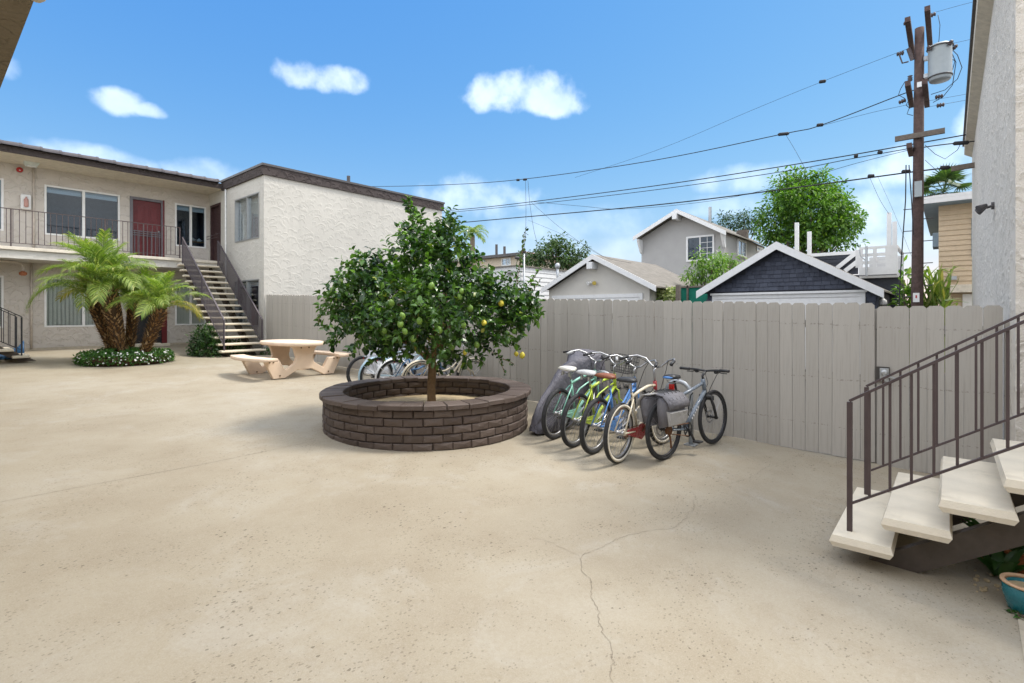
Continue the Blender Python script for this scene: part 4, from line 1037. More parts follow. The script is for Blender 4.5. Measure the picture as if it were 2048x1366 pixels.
palm('palm leaning right towards the stair in the palm clump', bedpt(286, 712, -.1), bedpt(319, 624, -.15), .10, .15, 22, .95, 4, 320)

# shrub below the stair
def shrub(name, label, cat, c, rx, ry, rz, n, m, rs, L=.09, W=.04, group=None, strap=False):
    r = random.Random(rs); c = Vector(c); root = thing(name, label, cat, tuple(c), group=group, local=True); b = MB()
    for i in range(n):
        d = rvec(r); d.z = abs(d.z); k = r.uniform(.45, 1)*(1+.25*mnoise.noise(d*3+Vector((rs, 0, 0))))
        p = Vector((d.x*rx*k, d.y*ry*k, d.z*rz*k)); leaf_faces(b, p, (d+rvec(r)*.8).normalized(), (Z3+rvec(r)*.7).normalized(), L*r.uniform(.6, 1.3), W*r.uniform(.7, 1.2), .15, .3)
    b.build('foliage', m, root, kind='stuff')
    s = MB()
    for k in range(5): s.tube([(0,0,-.02), (r.uniform(-.5,.5)*rx, r.uniform(-.5,.5)*ry, rz*.7)], [.012, .005], 5)
    s.build('stems', M['trunk'], root); return root
p = onG(412, 712); shrub('shrub', 'dark green leafy shrub growing beside and under the far stair', 'shrub', (5.62, 16.75, gz(16.7)), .42, .75, .85, 1500, M['shrub'], 1, .12, .05)
shrub('shrub', 'low green shrub under the open treads of the far stair', 'shrub', (6.35, 16.9, gz(16.9)), .5, .8, .42, 900, M['shrub'], 2, .10, .045)
shrub('weed_tuft', 'small green weed tuft at the foot of the white block', 'weed', (7.0, 15.9, gz(15.9)), .16, .2, .22, 160, M['bed_leaf'], 3, .08, .03)
# ------------------------------------------------------------------ bicycles
M['tyre'] = simple('tyre_rubber', (.028, .028, .03), .75, var=.2)
M['tyre_cream'] = simple('tyre_whitewall', (.62, .57, .47), .7, var=.1, grime=.2)
M['chrome'] = simple('polished_rim', (.46, .46, .47), .38, .85, var=.08)
M['rim_dark'] = simple('dark_rim', (.05, .05, .055), .4, .4)
M['blackp'] = simple('black_plastic', (.03, .03, .032), .5)
M['rust'] = simple('rusty_steel', (.16, .075, .035), .75, .2, var=.3, nscale=30)
def paint(name, c): return simple('paint_'+name, c, .3, 0., var=.06, spec=.6)
PT = {k: paint(k, c) for k, c in dict(mint=(.30, .62, .50), lime=(.50, .64, .07), blue=(.10, .26, .60), cream=(.70, .62, .47), red=(.36, .025, .03), slate=(.16, .19, .23), ltblue=(.36, .52, .62), navy=(.05, .14, .30), white=(.72, .72, .72), silver=(.45, .46, .48)).items()}
M['sad_brown'] = simple('brown_leather', (.22, .075, .035), .5, var=.15)
M['sad_white'] = simple('white_vinyl', (.68, .66, .6), .5, var=.1)
M['sad_grey'] = simple('grey_knit', (.48, .48, .48), .9, var=.2, nscale=60)
M['cloth_grey'] = simple('grey_fabric', (.17, .165, .18), .85, var=.15, bmp=.2)
M['cloth_light'] = simple('light_grey_fabric', (.40, .39, .38), .85, var=.1, bmp=.2)
M['cover'] = simple('purple_grey_cover', (.125, .12, .142), .6, var=.2, nscale=4)
M['cover_white'] = simple('white_cover', (.66, .67, .71), .6, var=.06)
for k_ in ('cover', 'cover_white', 'cloth_grey', 'cloth_light'):                # wrinkled cloth
    t_ = M[k_].node_tree; b_ = t_.nodes['Principled BSDF']
    for l_ in list(b_.inputs['Normal'].links): t_.links.remove(l_)
    bump(t_, b_, noise_n(t_, 7 if 'cover' in k_ else 11, 4, .6, coord(t_, (1, 1.6, .7)), 1.4), .55, .05)
M['refl_red'] = simple('red_reflector', (.5, .015, .01), .2)
M['steel_galv'] = simple('galvanised_steel', (.42, .44, .46), .45, .6, var=.12)

def wheel(root, c, ax, R, tw, tyre, rim, ns=28, name='wheel', rimw=.014, wall=None):
    c, ax = Vector(c), Vector(ax).normalized()
    b = MB(); b.torus(c, ax, R-tw, tw, 40, 8); W = b.build(name, tyre, root, True)
    if wall:
        b = MB()
        for s in (-1, 1): b.lathe([(R-tw*1.75, s*tw*.80), (R-tw*1.15, s*tw*1.06), (R-tw*.6, s*tw*.95), (R-tw*.9, s*tw*.6)], 40, c, ax, close=True)
        b.build('whitewall', wall, W, True)
    b = MB(); r1 = R-2*tw+.004; b.lathe([(r1, -rimw), (r1, rimw), (r1-.02, rimw*.8), (r1-.024, 0), (r1-.02, -rimw*.8)], 40, c, ax, close=True); b.build('rim', rim, W, True)
    a1 = ax.cross(Z3).normalized(); a2 = ax.cross(a1); b = MB()
    for k in range(ns):
        th = 2*pi*k/ns; s = 1 if k % 2 else -1; o = a1*cos(th)+a2*sin(th); th2 = th+(.5 if (k//2) % 2 else -.5); o2 = a1*cos(th2)+a2*sin(th2)
        b.tube([c+ax*s*.028+o2*.022, c+o*(r1-.015)], .0016, 3, cap=False)
    b.build('spokes', M['chrome'], W)
    b = MB(); b.lathe([(.012, -.05), (.028, -.032), (.016, -.024), (.016, .024), (.028, .032), (.012, .05)], 10, c, ax); b.build('hub', M['chrome'] if rim is not M['rim_dark'] else M['blackp'], W, True)
    return W
def fender(root, c, ax, R, a0, a1, m, name='fender', w=.03, fwd=Vector((1, 0, 0))):
    b = MB(); n = 18; vs = []
    for i in range(n+1):
        a = a0+(a1-a0)*i/n; o = fwd*cos(a)+Z3*sin(a)
        for s, dr in ((-1, -.012), (-.6, .004), (0, .010), (.6, .004), (1, -.012)): vs.append(Vector(c)+o*(R+.016+dr)+Vector(ax)*s*w)
    b.add(vs, [(5*i+j, 5*i+j+1, 5*i+5+j+1, 5*i+5+j) for i in range(n) for j in range(4)])
    for s in (-1, 1):
        for aa in ((a0*.3+a1*.7), (a0*.75+a1*.25)): b.tube([Vector(c)+Vector(ax)*s*.05, Vector(c)+(fwd*cos(aa)+Z3*sin(aa))*(R+.008)+Vector(ax)*s*w*.9], .003, 4)
    return b.build(name, m, root, True)
def saddle(root, p, m, s=1., wide=1.):
    p = Vector(p); b = MB(); secs = []
    for x, w, h, z in ((-.135, .03, .012, .012), (-.125, .085, .03, .014), (-.07, .098, .04, .012), (0, .072, .04, .006), (.07, .034, .034, .002), (.12, .022, .026, .0), (.14, .008, .012, -.004)):
        secs.append([(p.x+x*s, p.y+w*s*wide*cos(a), p.z+z*s+(h*s*sin(a) if sin(a) > 0 else h*.55*s*sin(a))) for a in [2*pi*k/10 for k in range(10)]])
    b.add([q for S in secs for q in S], [(i*10+k, i*10+(k+1)%10, (i+1)*10+(k+1)%10, (i+1)*10+k) for i in range(6) for k in range(10)] + [tuple(reversed(range(10))), tuple(60+k for k in range(10))])
    o = b.build('saddle', m, root, True)
    b = MB()
    for s_ in (-1, 1): b.tube([p+Vector((-.08, s_*.04, -.02)), p+Vector((-.06, s_*.03, -.055)), p+Vector((.06, s_*.02, -.05)), p+Vector((.1, 0, -.015))], .005, 5)
    if wide > 1.1:
        for s_ in (-1, 1): b.lathe([(.018, 0), (.018, .05)], 8, p+Vector((-.09, s_*.05, -.07)))
    b.build('saddle_rails', M['chrome'], o); return o
def cranks(root, bb, m, ring=.085, ang=.6, ringm=None):
    bb = Vector(bb); b = MB(); b.lathe([(ring, -.003), (ring, .003), (ring-.016, .003), (ring-.016, -.003)], 28, bb+Vector((0, -.045, 0)), (0,1,0), close=True)
    for k in range(5): a = 2*pi*k/5; b.beam(bb+Vector((0, -.045, 0)), bb+Vector((cos(a)*(ring-.01), -.045, sin(a)*(ring-.01))), .006, .016, Vector((0,1,0)))
    b.build('chainring', ringm or m, root)
    for s in (-1, 1):
        e = bb+Vector((cos(ang)*.17*s, -s*.07*-1 if False else s*-.075, sin(ang)*.17*s)); st = bb+Vector((0, s*-.06, 0))
        b = MB(); b.beam(st, e, .016, .024, Vector((0,1,0))); b.tube([bb+Vector((0, 0, 0)), st], .012, 6); C = b.build('crank', m, root)
        b = MB(); b.box(e.x-.045, e.x+.045, min(e.y, e.y-s*.09), max(e.y, e.y-s*.09), e.z-.011, e.z+.011); b.build('pedal', M['blackp'], C, bevel=.004)
def chain(root, bb, ax, r1, r2, y, m):
    b = MB(); bb, ax = Vector(bb), Vector(ax)
    for s in (-1, 1): b.tube([Vector((ax.x, y, ax.z+s*r2)), Vector((bb.x, y, bb.z+s*r1))], .005, 4)
    b.build('chain', m, root)
def finish(root, loc, heading, lean):
    root.location = loc; root.rotation_mode = 'ZYX'; root.rotation_euler = (lean, 0, heading)
def cruiser(label, loc, heading, lean, frame, tyre='tyre', wallm=None, sad='blackp', R=.335, guard=None, fend=None, steer=0., basket=False, steps='diamond', fork=None, bars='chrome', grip='blackp', tw=.026, rack=False, cover=None, head=None, rim='chrome', sw=1.25, barh=0., toolm='chrome'):
    root = thing('bicycle', label, 'bicycle', group=None, local=True); fm = PT[frame]; A = Vector((0, 0, R)); wb = 1.10; Bx = Vector((wb, 0, R)); BB = Vector((.43, 0, .29))
    T = Vector((.275, 0, .70)); HB = Vector((.925, 0, .66)); HT = Vector((.885, 0, .80)); Y = Vector((0, 1, 0))
    def stv(p):
        p = Vector(p); q = p-HT; c, s = cos(steer), sin(steer); return Vector((HT.x+q.x*c-q.y*s, q.x*s+q.y*c, p.z))
    axf = Vector((-sin(steer), cos(steer), 0)); fw = Vector((cos(steer), sin(steer), 0)); Fx = stv(Bx)
    wheel(root, A, Y, R, tw, M[tyre], M[rim], wall=wallm and M[wallm]); wheel(root, Fx, axf, R, tw, M[tyre], M[rim], wall=wallm and M[wallm])
    b = MB()
    b.tube([BB, T+Vector((-.012, 0, .05))], .016, 8)
    if steps == 'step':                      # low swooping twin tubes
        b.tube([BB+Vector((-.03,0,.05)), (.56,0,.36), (.70,0,.46), (.82,0,.62), HB+Vector((-.005,0,.03))], .021, 8)
        b.tube([T+Vector((.05,0,-.25)), (.50,0,.47), (.64,0,.53), (.78,0,.66), HT+Vector((.01,0,-.02))], .016, 8)
    else:
        b.tube([BB, (.58,0,.38), (.75,0,.51), HB], .021, 8)
        b.tube([T, (.45,0,.745), (.68,0,.78), HT+Vector((.01,0,-.03))], .018, 8)
        b.tube([BB+Vector((-.06,0,.19)), (.5,0,.60), (.7,0,.66), HB+Vector((-.01,0,.05))], .011, 8)
    for s in (-1, 1):
        b.tube([BB+Vector((0, s*.03, 0)), (.25, s*.055, R-.02), A+Vector((0, s*.06, 0))], .011, 7); b.tube([T+Vector((0, s*.02, -.03)), (.14, s*.05, R+.22), A+Vector((0, s*.06, 0))], .009, 7)
    b.lathe([(.028, -.04), (.028, .04)], 10, BB, Y); b.build('frame', fm, root, True)
    b = MB(); b.tube([HB-Vector((-.006,0,.02)), HT+Vector((-.006,0,.02))], .022, 10); b.build('head_tube', PT[head] if head else fm, root, True)
    b = MB(); cr = HB+Vector((.012, 0, -.05)); b.tube([stv(HB), stv(cr)], .018, 8)
    for s in (-1, 1): b.tube([stv(cr+Vector((-.004, 0, .01))), stv(cr+Vector((.0, s*.05, -.0))), stv((cr.x+.02, s*.056, cr.z-.12)), stv((wb-.04, s*.056, R+.1)), stv((wb, s*.056, R))], .0115, 7)
    b.build('fork', PT[fork] if fork else fm, root, True)
    b = MB(); hz = HT.z+barh; b.tube([stv((HT.x, 0, HT.z)), stv((HT.x-.03, 0, hz+.12)), stv((HT.x+.02, 0, hz+.15))], .012, 8)
    for s in (-1, 1): b.tube([stv((HT.x+.02, 0, hz+.15)), stv((HT.x+.03, s*.07, hz+.17)), stv((HT.x+.035, s*.16, hz+.25)), stv((HT.x-.01, s*.26, hz+.28)), stv((HT.x-.12, s*.32, hz+.265)), stv((HT.x-.24, s*.35, hz+.24))], .0115, 8)
    hb = b.build('handlebar', M[bars], root, True)
    for s in (-1, 1):
        b = MB(); b.tube([stv((HT.x-.12, s*.32, hz+.265)), stv((HT.x-.25, s*.352, hz+.238))], .0175, 8); b.build('grip', M[grip], hb, True)
        b = MB(); b.tube([stv((HT.x-.07, s*.30, hz+.265)), stv((HT.x-.10, s*.30, hz+.235)), stv((HT.x-.19, s*.33, hz+.215))], .006, 5); b.build('brake_lever', M['blackp'], hb, True)
    b = MB(); b.tube([stv((HT.x-.05, .2, hz+.26)), stv((HT.x+.10, .1, hz+.16)), stv((HT.x+.06, .04, HT.z-.05)), Vector((.72, .03, .60))], .004, 5); b.tube([stv((HT.x-.05, -.2, hz+.26)), stv((HT.x+.12, -.08, hz+.12)), stv((HT.x+.07, -.03, HT.z-.12))], .004, 5); b.build('brake_cable', M['blackp'], root, True)
    b = MB(); b.tube([T, T+Vector((-.045, 0, .15))], .0125, 8); b.build('seat_post', M['chrome'], root, True)
    saddle(root, T+Vector((-.06, 0, .19)), M[sad], 1.05, sw)
    cranks(root, BB, M[toolm], .085, .5); chain(root, BB, A, .075, .035, -.045, M['rust'] if toolm == 'rust' else M['blackp'])
    if guard:
        b = MB(); b.prism([(-.09, .07), (.02, .09), (.10, .05), (.09, -.06), (.0, -.1), (-.36, .02), (-.36, .07)], (BB.x, -.062, BB.z), (1,0,0), (0,0,1), (0,.006,0)); b.build('chain_guard', PT[guard], root, bevel=.002)
    if fend:
        fender(root, A, Y, R, radians(15), radians(200), PT[fend]); fender(root, Fx, axf, R, radians(10), radians(165), PT[fend], fwd=fw)
    if rack:
        b = MB()
        for s in (-1, 1): b.tube([(.12, s*.06, .70), (-.26, s*.06, .70), (-.28, s*.03, .70)], .005, 5); b.tube([(-.10, s*.06, .70), (0, s*.065, R)], .005, 5)
        for x in (-.24, -.14, -.04, .06): b.tube([(x, -.06, .70), (x, .06, .70)], .004, 5)
        b.build('rear_rack', M['steel_galv'], root)
    if basket:
        b = MB(); c = stv((HT.x+.20, 0, HT.z+.16)); w, d, h = .17, .12, .11
        def pt(x, y, z): k = 1-.18*(.5-z/(2*h)); return stv((HT.x+.2+x*d*k, y*w*k, HT.z+.15+z))
        for z in (-h, -h/3, h/3, h): b.tube([pt(-1,-1,z), pt(1,-1,z), pt(1,1,z), pt(-1,1,z)], .003 if abs(z) < h else .0045, 4, closed=True)
        for i in range(9):
            u = -1+i/4
            for sx in (-1, 1): b.tube([pt(sx, u, -h), pt(sx, u, h)], .0025, 4); 
            for sy in (-1, 1): b.tube([pt(u, sy, -h), pt(u, sy, h)], .0025, 4)
            b.tube([pt(-1, u, -h), pt(1, u, -h)], .0025, 4)
        b.build('basket', M['blackp'], root)
    b = MB(); b.tube([(.36, .03, .27), (.33, .16, .01)], .008, 6); b.build('kickstand', M['chrome'], root)
    b = MB(); b.lathe([(.025, 0), (.025, .012)], 10, (-.0, 0, .62), (-1, 0, .2)); b.tube([(0,0,.62), (.1,0,.62)], .005, 4); b.build('reflector', M['refl_red'], root)
    finish(root, loc, heading, lean); return root
def at_g(x, y): return (x, y, gz(y))
hd = 0.0
cruiser('mint green cruiser bicycle with a white saddle beside the covered bicycle', at_g(5.41, 3.89), .03, .10, 'mint', sad='sad_white', guard='mint', steer=.25, grip='sad_grey', tw=.028)
cruiser('lime yellow cruiser bicycle with a grey knitted saddle cover and wire basket', at_g(5.27, 3.50), .02, .09, 'lime', sad='sad_grey', guard='lime', steer=-.15, basket=True, sw=1.35)
cruiser('blue cruiser bicycle with a brown leather saddle', at_g(5.20, 3.18), .0, .08, 'blue', sad='sad_brown', steps='step', steer=.1, sw=1.4, rim='chrome', guard='blue', tw=.028)
cruiser('cream beach cruiser with red head tube, red chain guard and whitewall tyres', at_g(5.10, 2.80), .01, .03, 'cream', tyre='tyre', wallm='tyre_cream', sad='blackp', guard='red', steer=-.12, head='red', fork='cream', tw=.03, toolm='rust', barh=.04)
# slate hybrid with panniers
def hybrid(label, loc, heading, lean):
    root = thing('bicycle', label, 'bicycle', local=True); R = .345; A = Vector((0,0,R)); wb = 1.09; Bx = Vector((wb,0,R)); BB = Vector((.43,0,.29)); Y = Vector((0,1,0)); fm = PT['slate']
    wheel(root, A, Y, R, .021, M['tyre'], M['rim_dark']); wheel(root, Bx, Y, R, .021, M['tyre'], M['rim_dark'])
    T = Vector((.27,0,.74)); HB = Vector((.90,0,.70)); HT = Vector((.865,0,.83)); b = MB()
    b.tube([BB, T], .017, 8); b.tube([BB, HB], .025, 10); b.tube([T-Vector((0,0,.07)), HT-Vector((-.005,0,.03))], .02, 10)
    for s in (-1, 1): b.tube([BB+Vector((0,s*.03,0)), A+Vector((0,s*.065,0))], .012, 7); b.tube([T+Vector((0,s*.018,-.08)), A+Vector((0,s*.065,0))], .009, 7)
    b.tube([HB-Vector((-.006,0,.02)), HT+Vector((-.004,0,.02))], .025, 10); b.lathe([(.025,-.04),(.025,.04)], 10, BB, Y); b.build('frame', fm, root, True)
    b = MB()
    for s_ in (0, 1):
        for k in range(5):
            c = BB.lerp(HB, .28+.07*k); dn = (HB-BB).normalized(); b.obox(c+Vector((0, -.0255 if s_ else .0255, 0)), dn*.011, Vector((0,.001,0)), dn.cross(Y)*(.012 if k != 2 else .007))
    b.build('frame_lettering', PT['white'], root)
    b = MB(); b.tube([HB, HB+Vector((.01,0,-.05))], .02, 8); b.obox(HB+Vector((.018,0,-.075)), (.025,0,0), (0,.075,0), (0,0,.022))
    for s in (-1, 1): b.tube([HB+Vector((.02,s*.06,-.07)), (1.0,s*.062,.5), (1.065,s*.062,R-.01), (wb,s*.058,R)], [.0175,.0185,.017,.012], 8)
    b.obox((.985,0,.605), (.012,0,0), (0,.07,0), (0,0,.03)); fk = b.build('fork', M['blackp'], root, True)
    b = MB()
    for s in (-1, 1): b.tube([HB+Vector((.022,s*.06,-.08)), (.985,s*.062,.53)], .0135, 8)
    b.build('fork_stanchion', M['chrome'], fk, True)
    for xx in (0, wb): b = MB(); b.lathe([(.085,0),(.085,.003),(.06,.003),(.06,0)], 24, (xx,.045,R), (0,1,0), close=True); b.build('brake_disc', M['chrome'], root)
    b = MB(); b.tube([HT, HT+Vector((-.01,0,.06)), HT+Vector((.07,0,.11))], .015, 8); c = HT+Vector((.07,0,.115)); b.tube([c+Vector((-.05,-.32,.02)), c+Vector((-.01,-.14,.015)), c, c+Vector((-.01,.14,.015)), c+Vector((-.05,.32,.02))], .0135, 8); hb = b.build('handlebar', M['blackp'], root, True)
    for s in (-1, 1):
        b = MB(); b.tube([c+Vector((-.03,s*.2,.017)), c+Vector((-.052,s*.33,.02))], .019, 8); b.build('grip', M['blackp'], hb, True)
        b = MB(); b.tube([c+Vector((-.01,s*.15,0)), c+Vector((.03,s*.19,-.02)), c+Vector((.01,s*.27,-.02))], .007, 5); b.blob(c+Vector((.01,s*.13,-.012)), .025, .03, .02, 8, 5); b.build('brake_lever', M['blackp'], hb, True)
        b = MB(); b.tube([c+Vector((.03,s*.17,-.01)), c+Vector((.13,s*.08,-.05)), c+Vector((.10,s*.03,-.17)), (.92,s*.03,.66)], .004, 5); b.build('brake_cable', M['blackp'], root, True)
    b = MB(); b.tube([T, T+Vector((-.04,0,.14))], .0145, 8); b.build('seat_post', M['blackp'], root, True); saddle(root, T+Vector((-.05,0,.175)), M['blackp'], 1., .85)
    b = MB(); b.box(.155,.185,-.03,.03,.775,.85); b.build('tail_light', M['refl_red'], root, bevel=.006)
    b = MB(); b.blob((.0,0,0), .03,.075,.018, 10, 5); o = b.build('saddle_tail', PT['blue'], root, True); o.location = T+Vector((-.165,0,.19))
    cranks(root, BB, M['blackp'], .09, -1.05); chain(root, BB, A, .075, .04, -.05, M['rust'])
    b = MB(); b.lathe([(.055,0),(.05,.03)], 18, (0,-.075,R), (0,1,0)); b.tube([(0,-.07,R-.04),(.02,-.07,R-.11),(.03,-.07,R-.2)], .012, 6); b.build('derailleur', M['rust'], root)
    b = MB()
    for s in (-1, 1): b.tube([(.14,s*.06,.74), (-.26,s*.06,.72)], .005, 5); b.tube([(-.12,s*.06,.725),(0,s*.07,R)], .005, 5)
    for x in (-.24,-.12,0,.1): b.tube([(x,-.06,.725),(x,.06,.725)], .004, 5)
    b.build('rear_rack', M['blackp'], root)
    for s in (-1, 1):                          # pannier bags each side, linked over the rack
        b = MB(); secs = []
        for z, x0, x1, d in ((.40,-.17,.12,.04),(.43,-.19,.14,.10),(.58,-.21,.16,.135),(.68,-.21,.17,.13),(.735,-.19,.16,.10)):
            y0 = .055; secs.append([(x0,s*y0,z),((x0+x1)/2,s*y0,z),(x1,s*y0,z),(x1+.01,s*(y0+d*.6),z),(x1-.03,s*(y0+d),z-.004),((x0+x1)/2,s*(y0+d*1.08),z+.004),(x0+.03,s*(y0+d),z),(x0-.01,s*(y0+d*.6),z)])
        fs = [(i*8+k,i*8+(k+1)%8,(i+1)*8+(k+1)%8,(i+1)*8+k) for i in range(4) for k in range(8)]+[tuple(range(8)), tuple(32+k for k in range(8))]
        if s < 0: fs = [tuple(reversed(f)) for f in fs]
        b.add([p for S in secs for p in S], [tuple(reversed(f)) for f in fs]); pn = b.build('pannier', M['cloth_grey'], root, True)
        b = MB(); yo = s*.205
        b.add([(-.185,s*.20,.44),(.13,s*.20,.44),(.145,s*.225,.58),(-.20,s*.225,.58),(-.16,s*.165,.42),(.11,s*.165,.42),(-.2,s*.17,.595),(.145,s*.17,.595)], [(0,1,2,3),(4,5,1,0),(3,2,7,6),(1,5,7,2),(0,3,6,4)]); b.build('front_pocket', M['cloth_light'], pn)
        b = MB(); b.add([(-.21,s*.03,.765),(.17,s*.03,.765),(.18,s*.13,.755),(-.22,s*.13,.755),(.185,s*.205,.68),(-.225,s*.205,.68),(.18,s*.212,.615),(-.22,s*.212,.615)], [(0,1,2,3),(3,2,4,5),(5,4,6,7)]); o = b.build('flap', M['cloth_light'] if s > 0 else M['cloth_grey'], pn, True); sf = o.modifiers.new('thick', 'SOLIDIFY'); sf.thickness = .012
    b = MB()
    for k in range(5): x = -.17+.075*k; b.tube([(x,-.19,.71),(x+.03,-.1,.785),(x-.02,0,.79),(x+.03,.1,.785),(x,.19,.71)], .005, 5)
    b.build('bungee_cord', M['blackp'], root)
    b = MB(); b.tube([(.62,.0,.70),(.66,.05,.66),(.64,.07,.52),(.60,.06,.44),(.63,.05,.40),(.67,.05,.43),(.66,.05,.50)], .007, 6); b.build('cable_lock', M['blackp'], root, True)
    finish(root, loc, heading, lean); return root
hybrid('slate grey hybrid bicycle with black wheels and grey pannier bags', at_g(5.57, 2.475), -.165, -.02)
# hoop racks
for yy, lb in ((2.50, 'galvanised hoop rack holding the slate hybrid bicycle'), (3.62, 'galvanised hoop rack behind the mint and lime cruisers')):
    hr = thing('bike_rack', lb, 'bike rack', at_g(6.42, yy+.15), group='hoop bike racks'); z = gz(yy); w = .33; h = .80; P = [(6.42, yy, z), (6.42, yy, z+h-.17)]
    for k in range(1, 10): a = pi*k/9; P.append((6.42, yy+w/2-w/2*cos(a), z+h-.17+w/2*sin(a)))
    P += [(6.42, yy+w, z+h-.17), (6.42, yy+w, z)]
    b = MB(); b.tube(P, .030, 10); b.build('hoop', M['steel_galv'], hr, True)
    for y_ in (yy, yy+w):
        b = MB(); b.box(6.35, 6.49, y_-.07, y_+.07, z+.001, z+.012); b.build('base_plate', M['steel_galv'], hr)
# covered bicycle and the row behind the planter
def cover(root, m, stations, seed, name='cover'):
    r = random.Random(seed); b = MB(); n = 18; vs = []
    for i, (x, top, bot, w, wb) in enumerate(stations):
        for k in range(n+1):
            t = k/n*2-1; s = 1 if t > 0 else -1; a = abs(t)
            if a < .3: y = w*(a/.3)*.5*s; z = top-(a/.3)**2*.04
            else:
                u = (a-.3)/.7; y = s*(w*.5+(wb-w*.5)*u**.8); z = top-.04-(top-.04-bot)*u
            f = (.045*mnoise.noise(Vector((x*6, k*.8, seed)))+.030*sin(k*2.1+x*7))*(.35+.65*a)
            vs.append((x+f, y+f*s*1.2, z+.02*mnoise.noise(Vector((x*5, t*3, seed+4)))))
    m_ = n+1; N_ = len(stations)
    b.add(vs, [(i*m_+k, (i+1)*m_+k, (i+1)*m_+k+1, i*m_+k+1) for i in range(N_-1) for k in range(n)])
    b.add([vs[k] for k in range(m_)], [tuple(range(m_))]); b.add([vs[(N_-1)*m_+k] for k in range(m_)], [tuple(reversed(range(m_)))])
    o = b.build(name, m, root, True); ss = o.modifiers.new('soft', 'SUBSURF'); ss.levels = 1; ss.render_levels = 1; return o
cb = thing('covered_bicycle', 'bicycle shrouded in a dark purple-grey fabric cover beside the planter', 'bicycle', local=True)
cover(cb, M['cover'], [(-.33,.20,.06,.05,.06),(-.31,.34,.03,.07,.10),(-.18,.50,.03,.08,.13),(.02,.66,.04,.09,.14),(.18,.84,.05,.14,.15),(.34,.92,.10,.15,.16),(.50,.94,.20,.17,.17),(.64,1.0,.3,.34,.2),(.78,1.08,.40,.56,.25),(.93,1.10,.5,.62,.28),(1.02,1.04,.45,.5,.25),(1.12,.82,.35,.2,.2)], 3)
wheel(cb, (1.1,0,.335), (0,1,0), .335, .027, M['tyre'], M['chrome'])
b = MB(); b.tube([(.80,-.36,1.0),(.93,-.2,1.04),(.96,0,1.0),(.93,.2,1.04),(.80,.36,1.0)], .014, 8); b.build('handlebar', M['blackp'], cb, True)
cb.location = at_g(5.66, 4.20); cb.rotation_euler = (.08, 0, .02)
g2 = -.28
cruiser('cream cruiser bicycle with full mudguards parked behind the planter', at_g(5.93, 7.28), g2, .05, 'cream', wallm='tyre_cream', fend='cream', guard='cream', steps='step', steer=.05)
cruiser('blue and white cruiser bicycle second in the row behind the planter', at_g(5.72, 7.78), g2+.08, .07, 'navy', fend='white', steps='step', steer=.1)
cruiser('light blue cruiser bicycle with a brown saddle behind the planter', at_g(5.66, 8.22), g2+.1, .07, 'ltblue', sad='sad_brown', fend='ltblue', rack=True, steer=.1)
wbk = cruiser('black-wheeled bicycle draped in a white cover at the end of the row', at_g(5.66, 8.66), g2+.12, .05, 'white', rim='rim_dark', sad='blackp', tw=.024)
cover(wbk, M['cover_white'], [(.02,.55,.30,.06,.05),(.14,.80,.34,.10,.10),(.26,.84,.2,.12,.14),(.42,.86,.12,.16,.17),(.62,1.05,.2,.3,.2),(.80,1.2,.3,.5,.26),(.95,1.22,.4,.55,.28),(1.08,1.05,.4,.4,.24),(1.2,.8,.35,.2,.18)], 8)
# ------------------------------------------------------------------ beyond the fence
M['g_wall'] = simple('grey_stucco_garage', (.56, .535, .49), .9, var=.05, nscale=2, bmp=.3, bscale=40)
M['h_wall'] = simple('grey_stucco_house', (.375, .368, .362), .9, var=.05, nscale=2, bmp=.3, bscale=40)
M['trim'] = simple('white_trim', (.72, .72, .72), .55, var=.05, grime=.1)
def roof_mat():
    m, t, b = mat('composition_roof'); c_ = t.nodes.new('ShaderNodeTexCoord'); sp = t.nodes.new('ShaderNodeSeparateXYZ'); t.links.new(c_.outputs['Object'], sp.inputs[0])
    cb = t.nodes.new('ShaderNodeCombineXYZ'); t.links.new(sp.outputs[0], cb.inputs[0]); t.links.new(math_n(t, 'MULTIPLY', sp.outputs[2], 2.1), cb.inputs[1])
    br = t.nodes.new('ShaderNodeTexBrick'); t.links.new(cb.outputs[0], br.inputs['Vector']); br.inputs['Scale'].default_value = 1.0; br.inputs['Brick Width'].default_value = .32; br.inputs['Row Height'].default_value = .15; br.inputs['Mortar Size'].default_value = .006; br.inputs['Mortar Smooth'].default_value = .3
    br.inputs['Color1'].default_value = (.15, .135, .115, 1); br.inputs['Color2'].default_value = (.21, .19, .165, 1); br.inputs['Mortar'].default_value = (.07, .06, .05, 1)
    c = mixrgb(t, maprange(t, noise_n(t, 30, 4, .6, coord(t)), .35, .7, 0, .5), br.outputs[0], (.25, .225, .19))
    t.links.new(c, b.inputs['Base Color']); b.inputs['Roughness'].default_value = .92; bump(t, b, br.outputs['Fac'], -.6, .02); return m
M['shingle_roof'] = roof_mat()
def navy_mat():
    m, t, b = mat('navy_shingle'); oi = t.nodes.new('ShaderNodeObjectInfo')
    c = ramp(t, oi.outputs['Random'], [(0, (.034, .040, .062)), (.5, (.048, .056, .084)), (1, (.066, .076, .108))])
    c = mixrgb(t, maprange(t, noise_n(t, 1, 4, .6, coord(t, (30, 40, 4))), .5, .8, 0, .4), c, (.09, .095, .11))
    t.links.new(c, b.inputs['Base Color']); b.inputs['Roughness'].default_value = .75; return m
M['navy_sh'] = navy_mat()
M['navy'] = simple('navy_board', (.042, .046, .06), .7, var=.1)
M['wsiding'] = simple('white_siding', (.66, .66, .66), .6, var=.05, grime=.1)
M['tan'] = simple('tan_siding', (.52, .41, .285), .75, var=.08, grime=.15)
M['bluegrey'] = simple('blue_grey_soffit', (.22, .29, .35), .8, var=.1)
M['beige'] = simple('beige_render', (.58, .50, .40), .85, var=.06)
M['redroof'] = simple('red_tile_roof', (.19, .105, .08), .85, var=.25, nscale=20, bmp=.5)
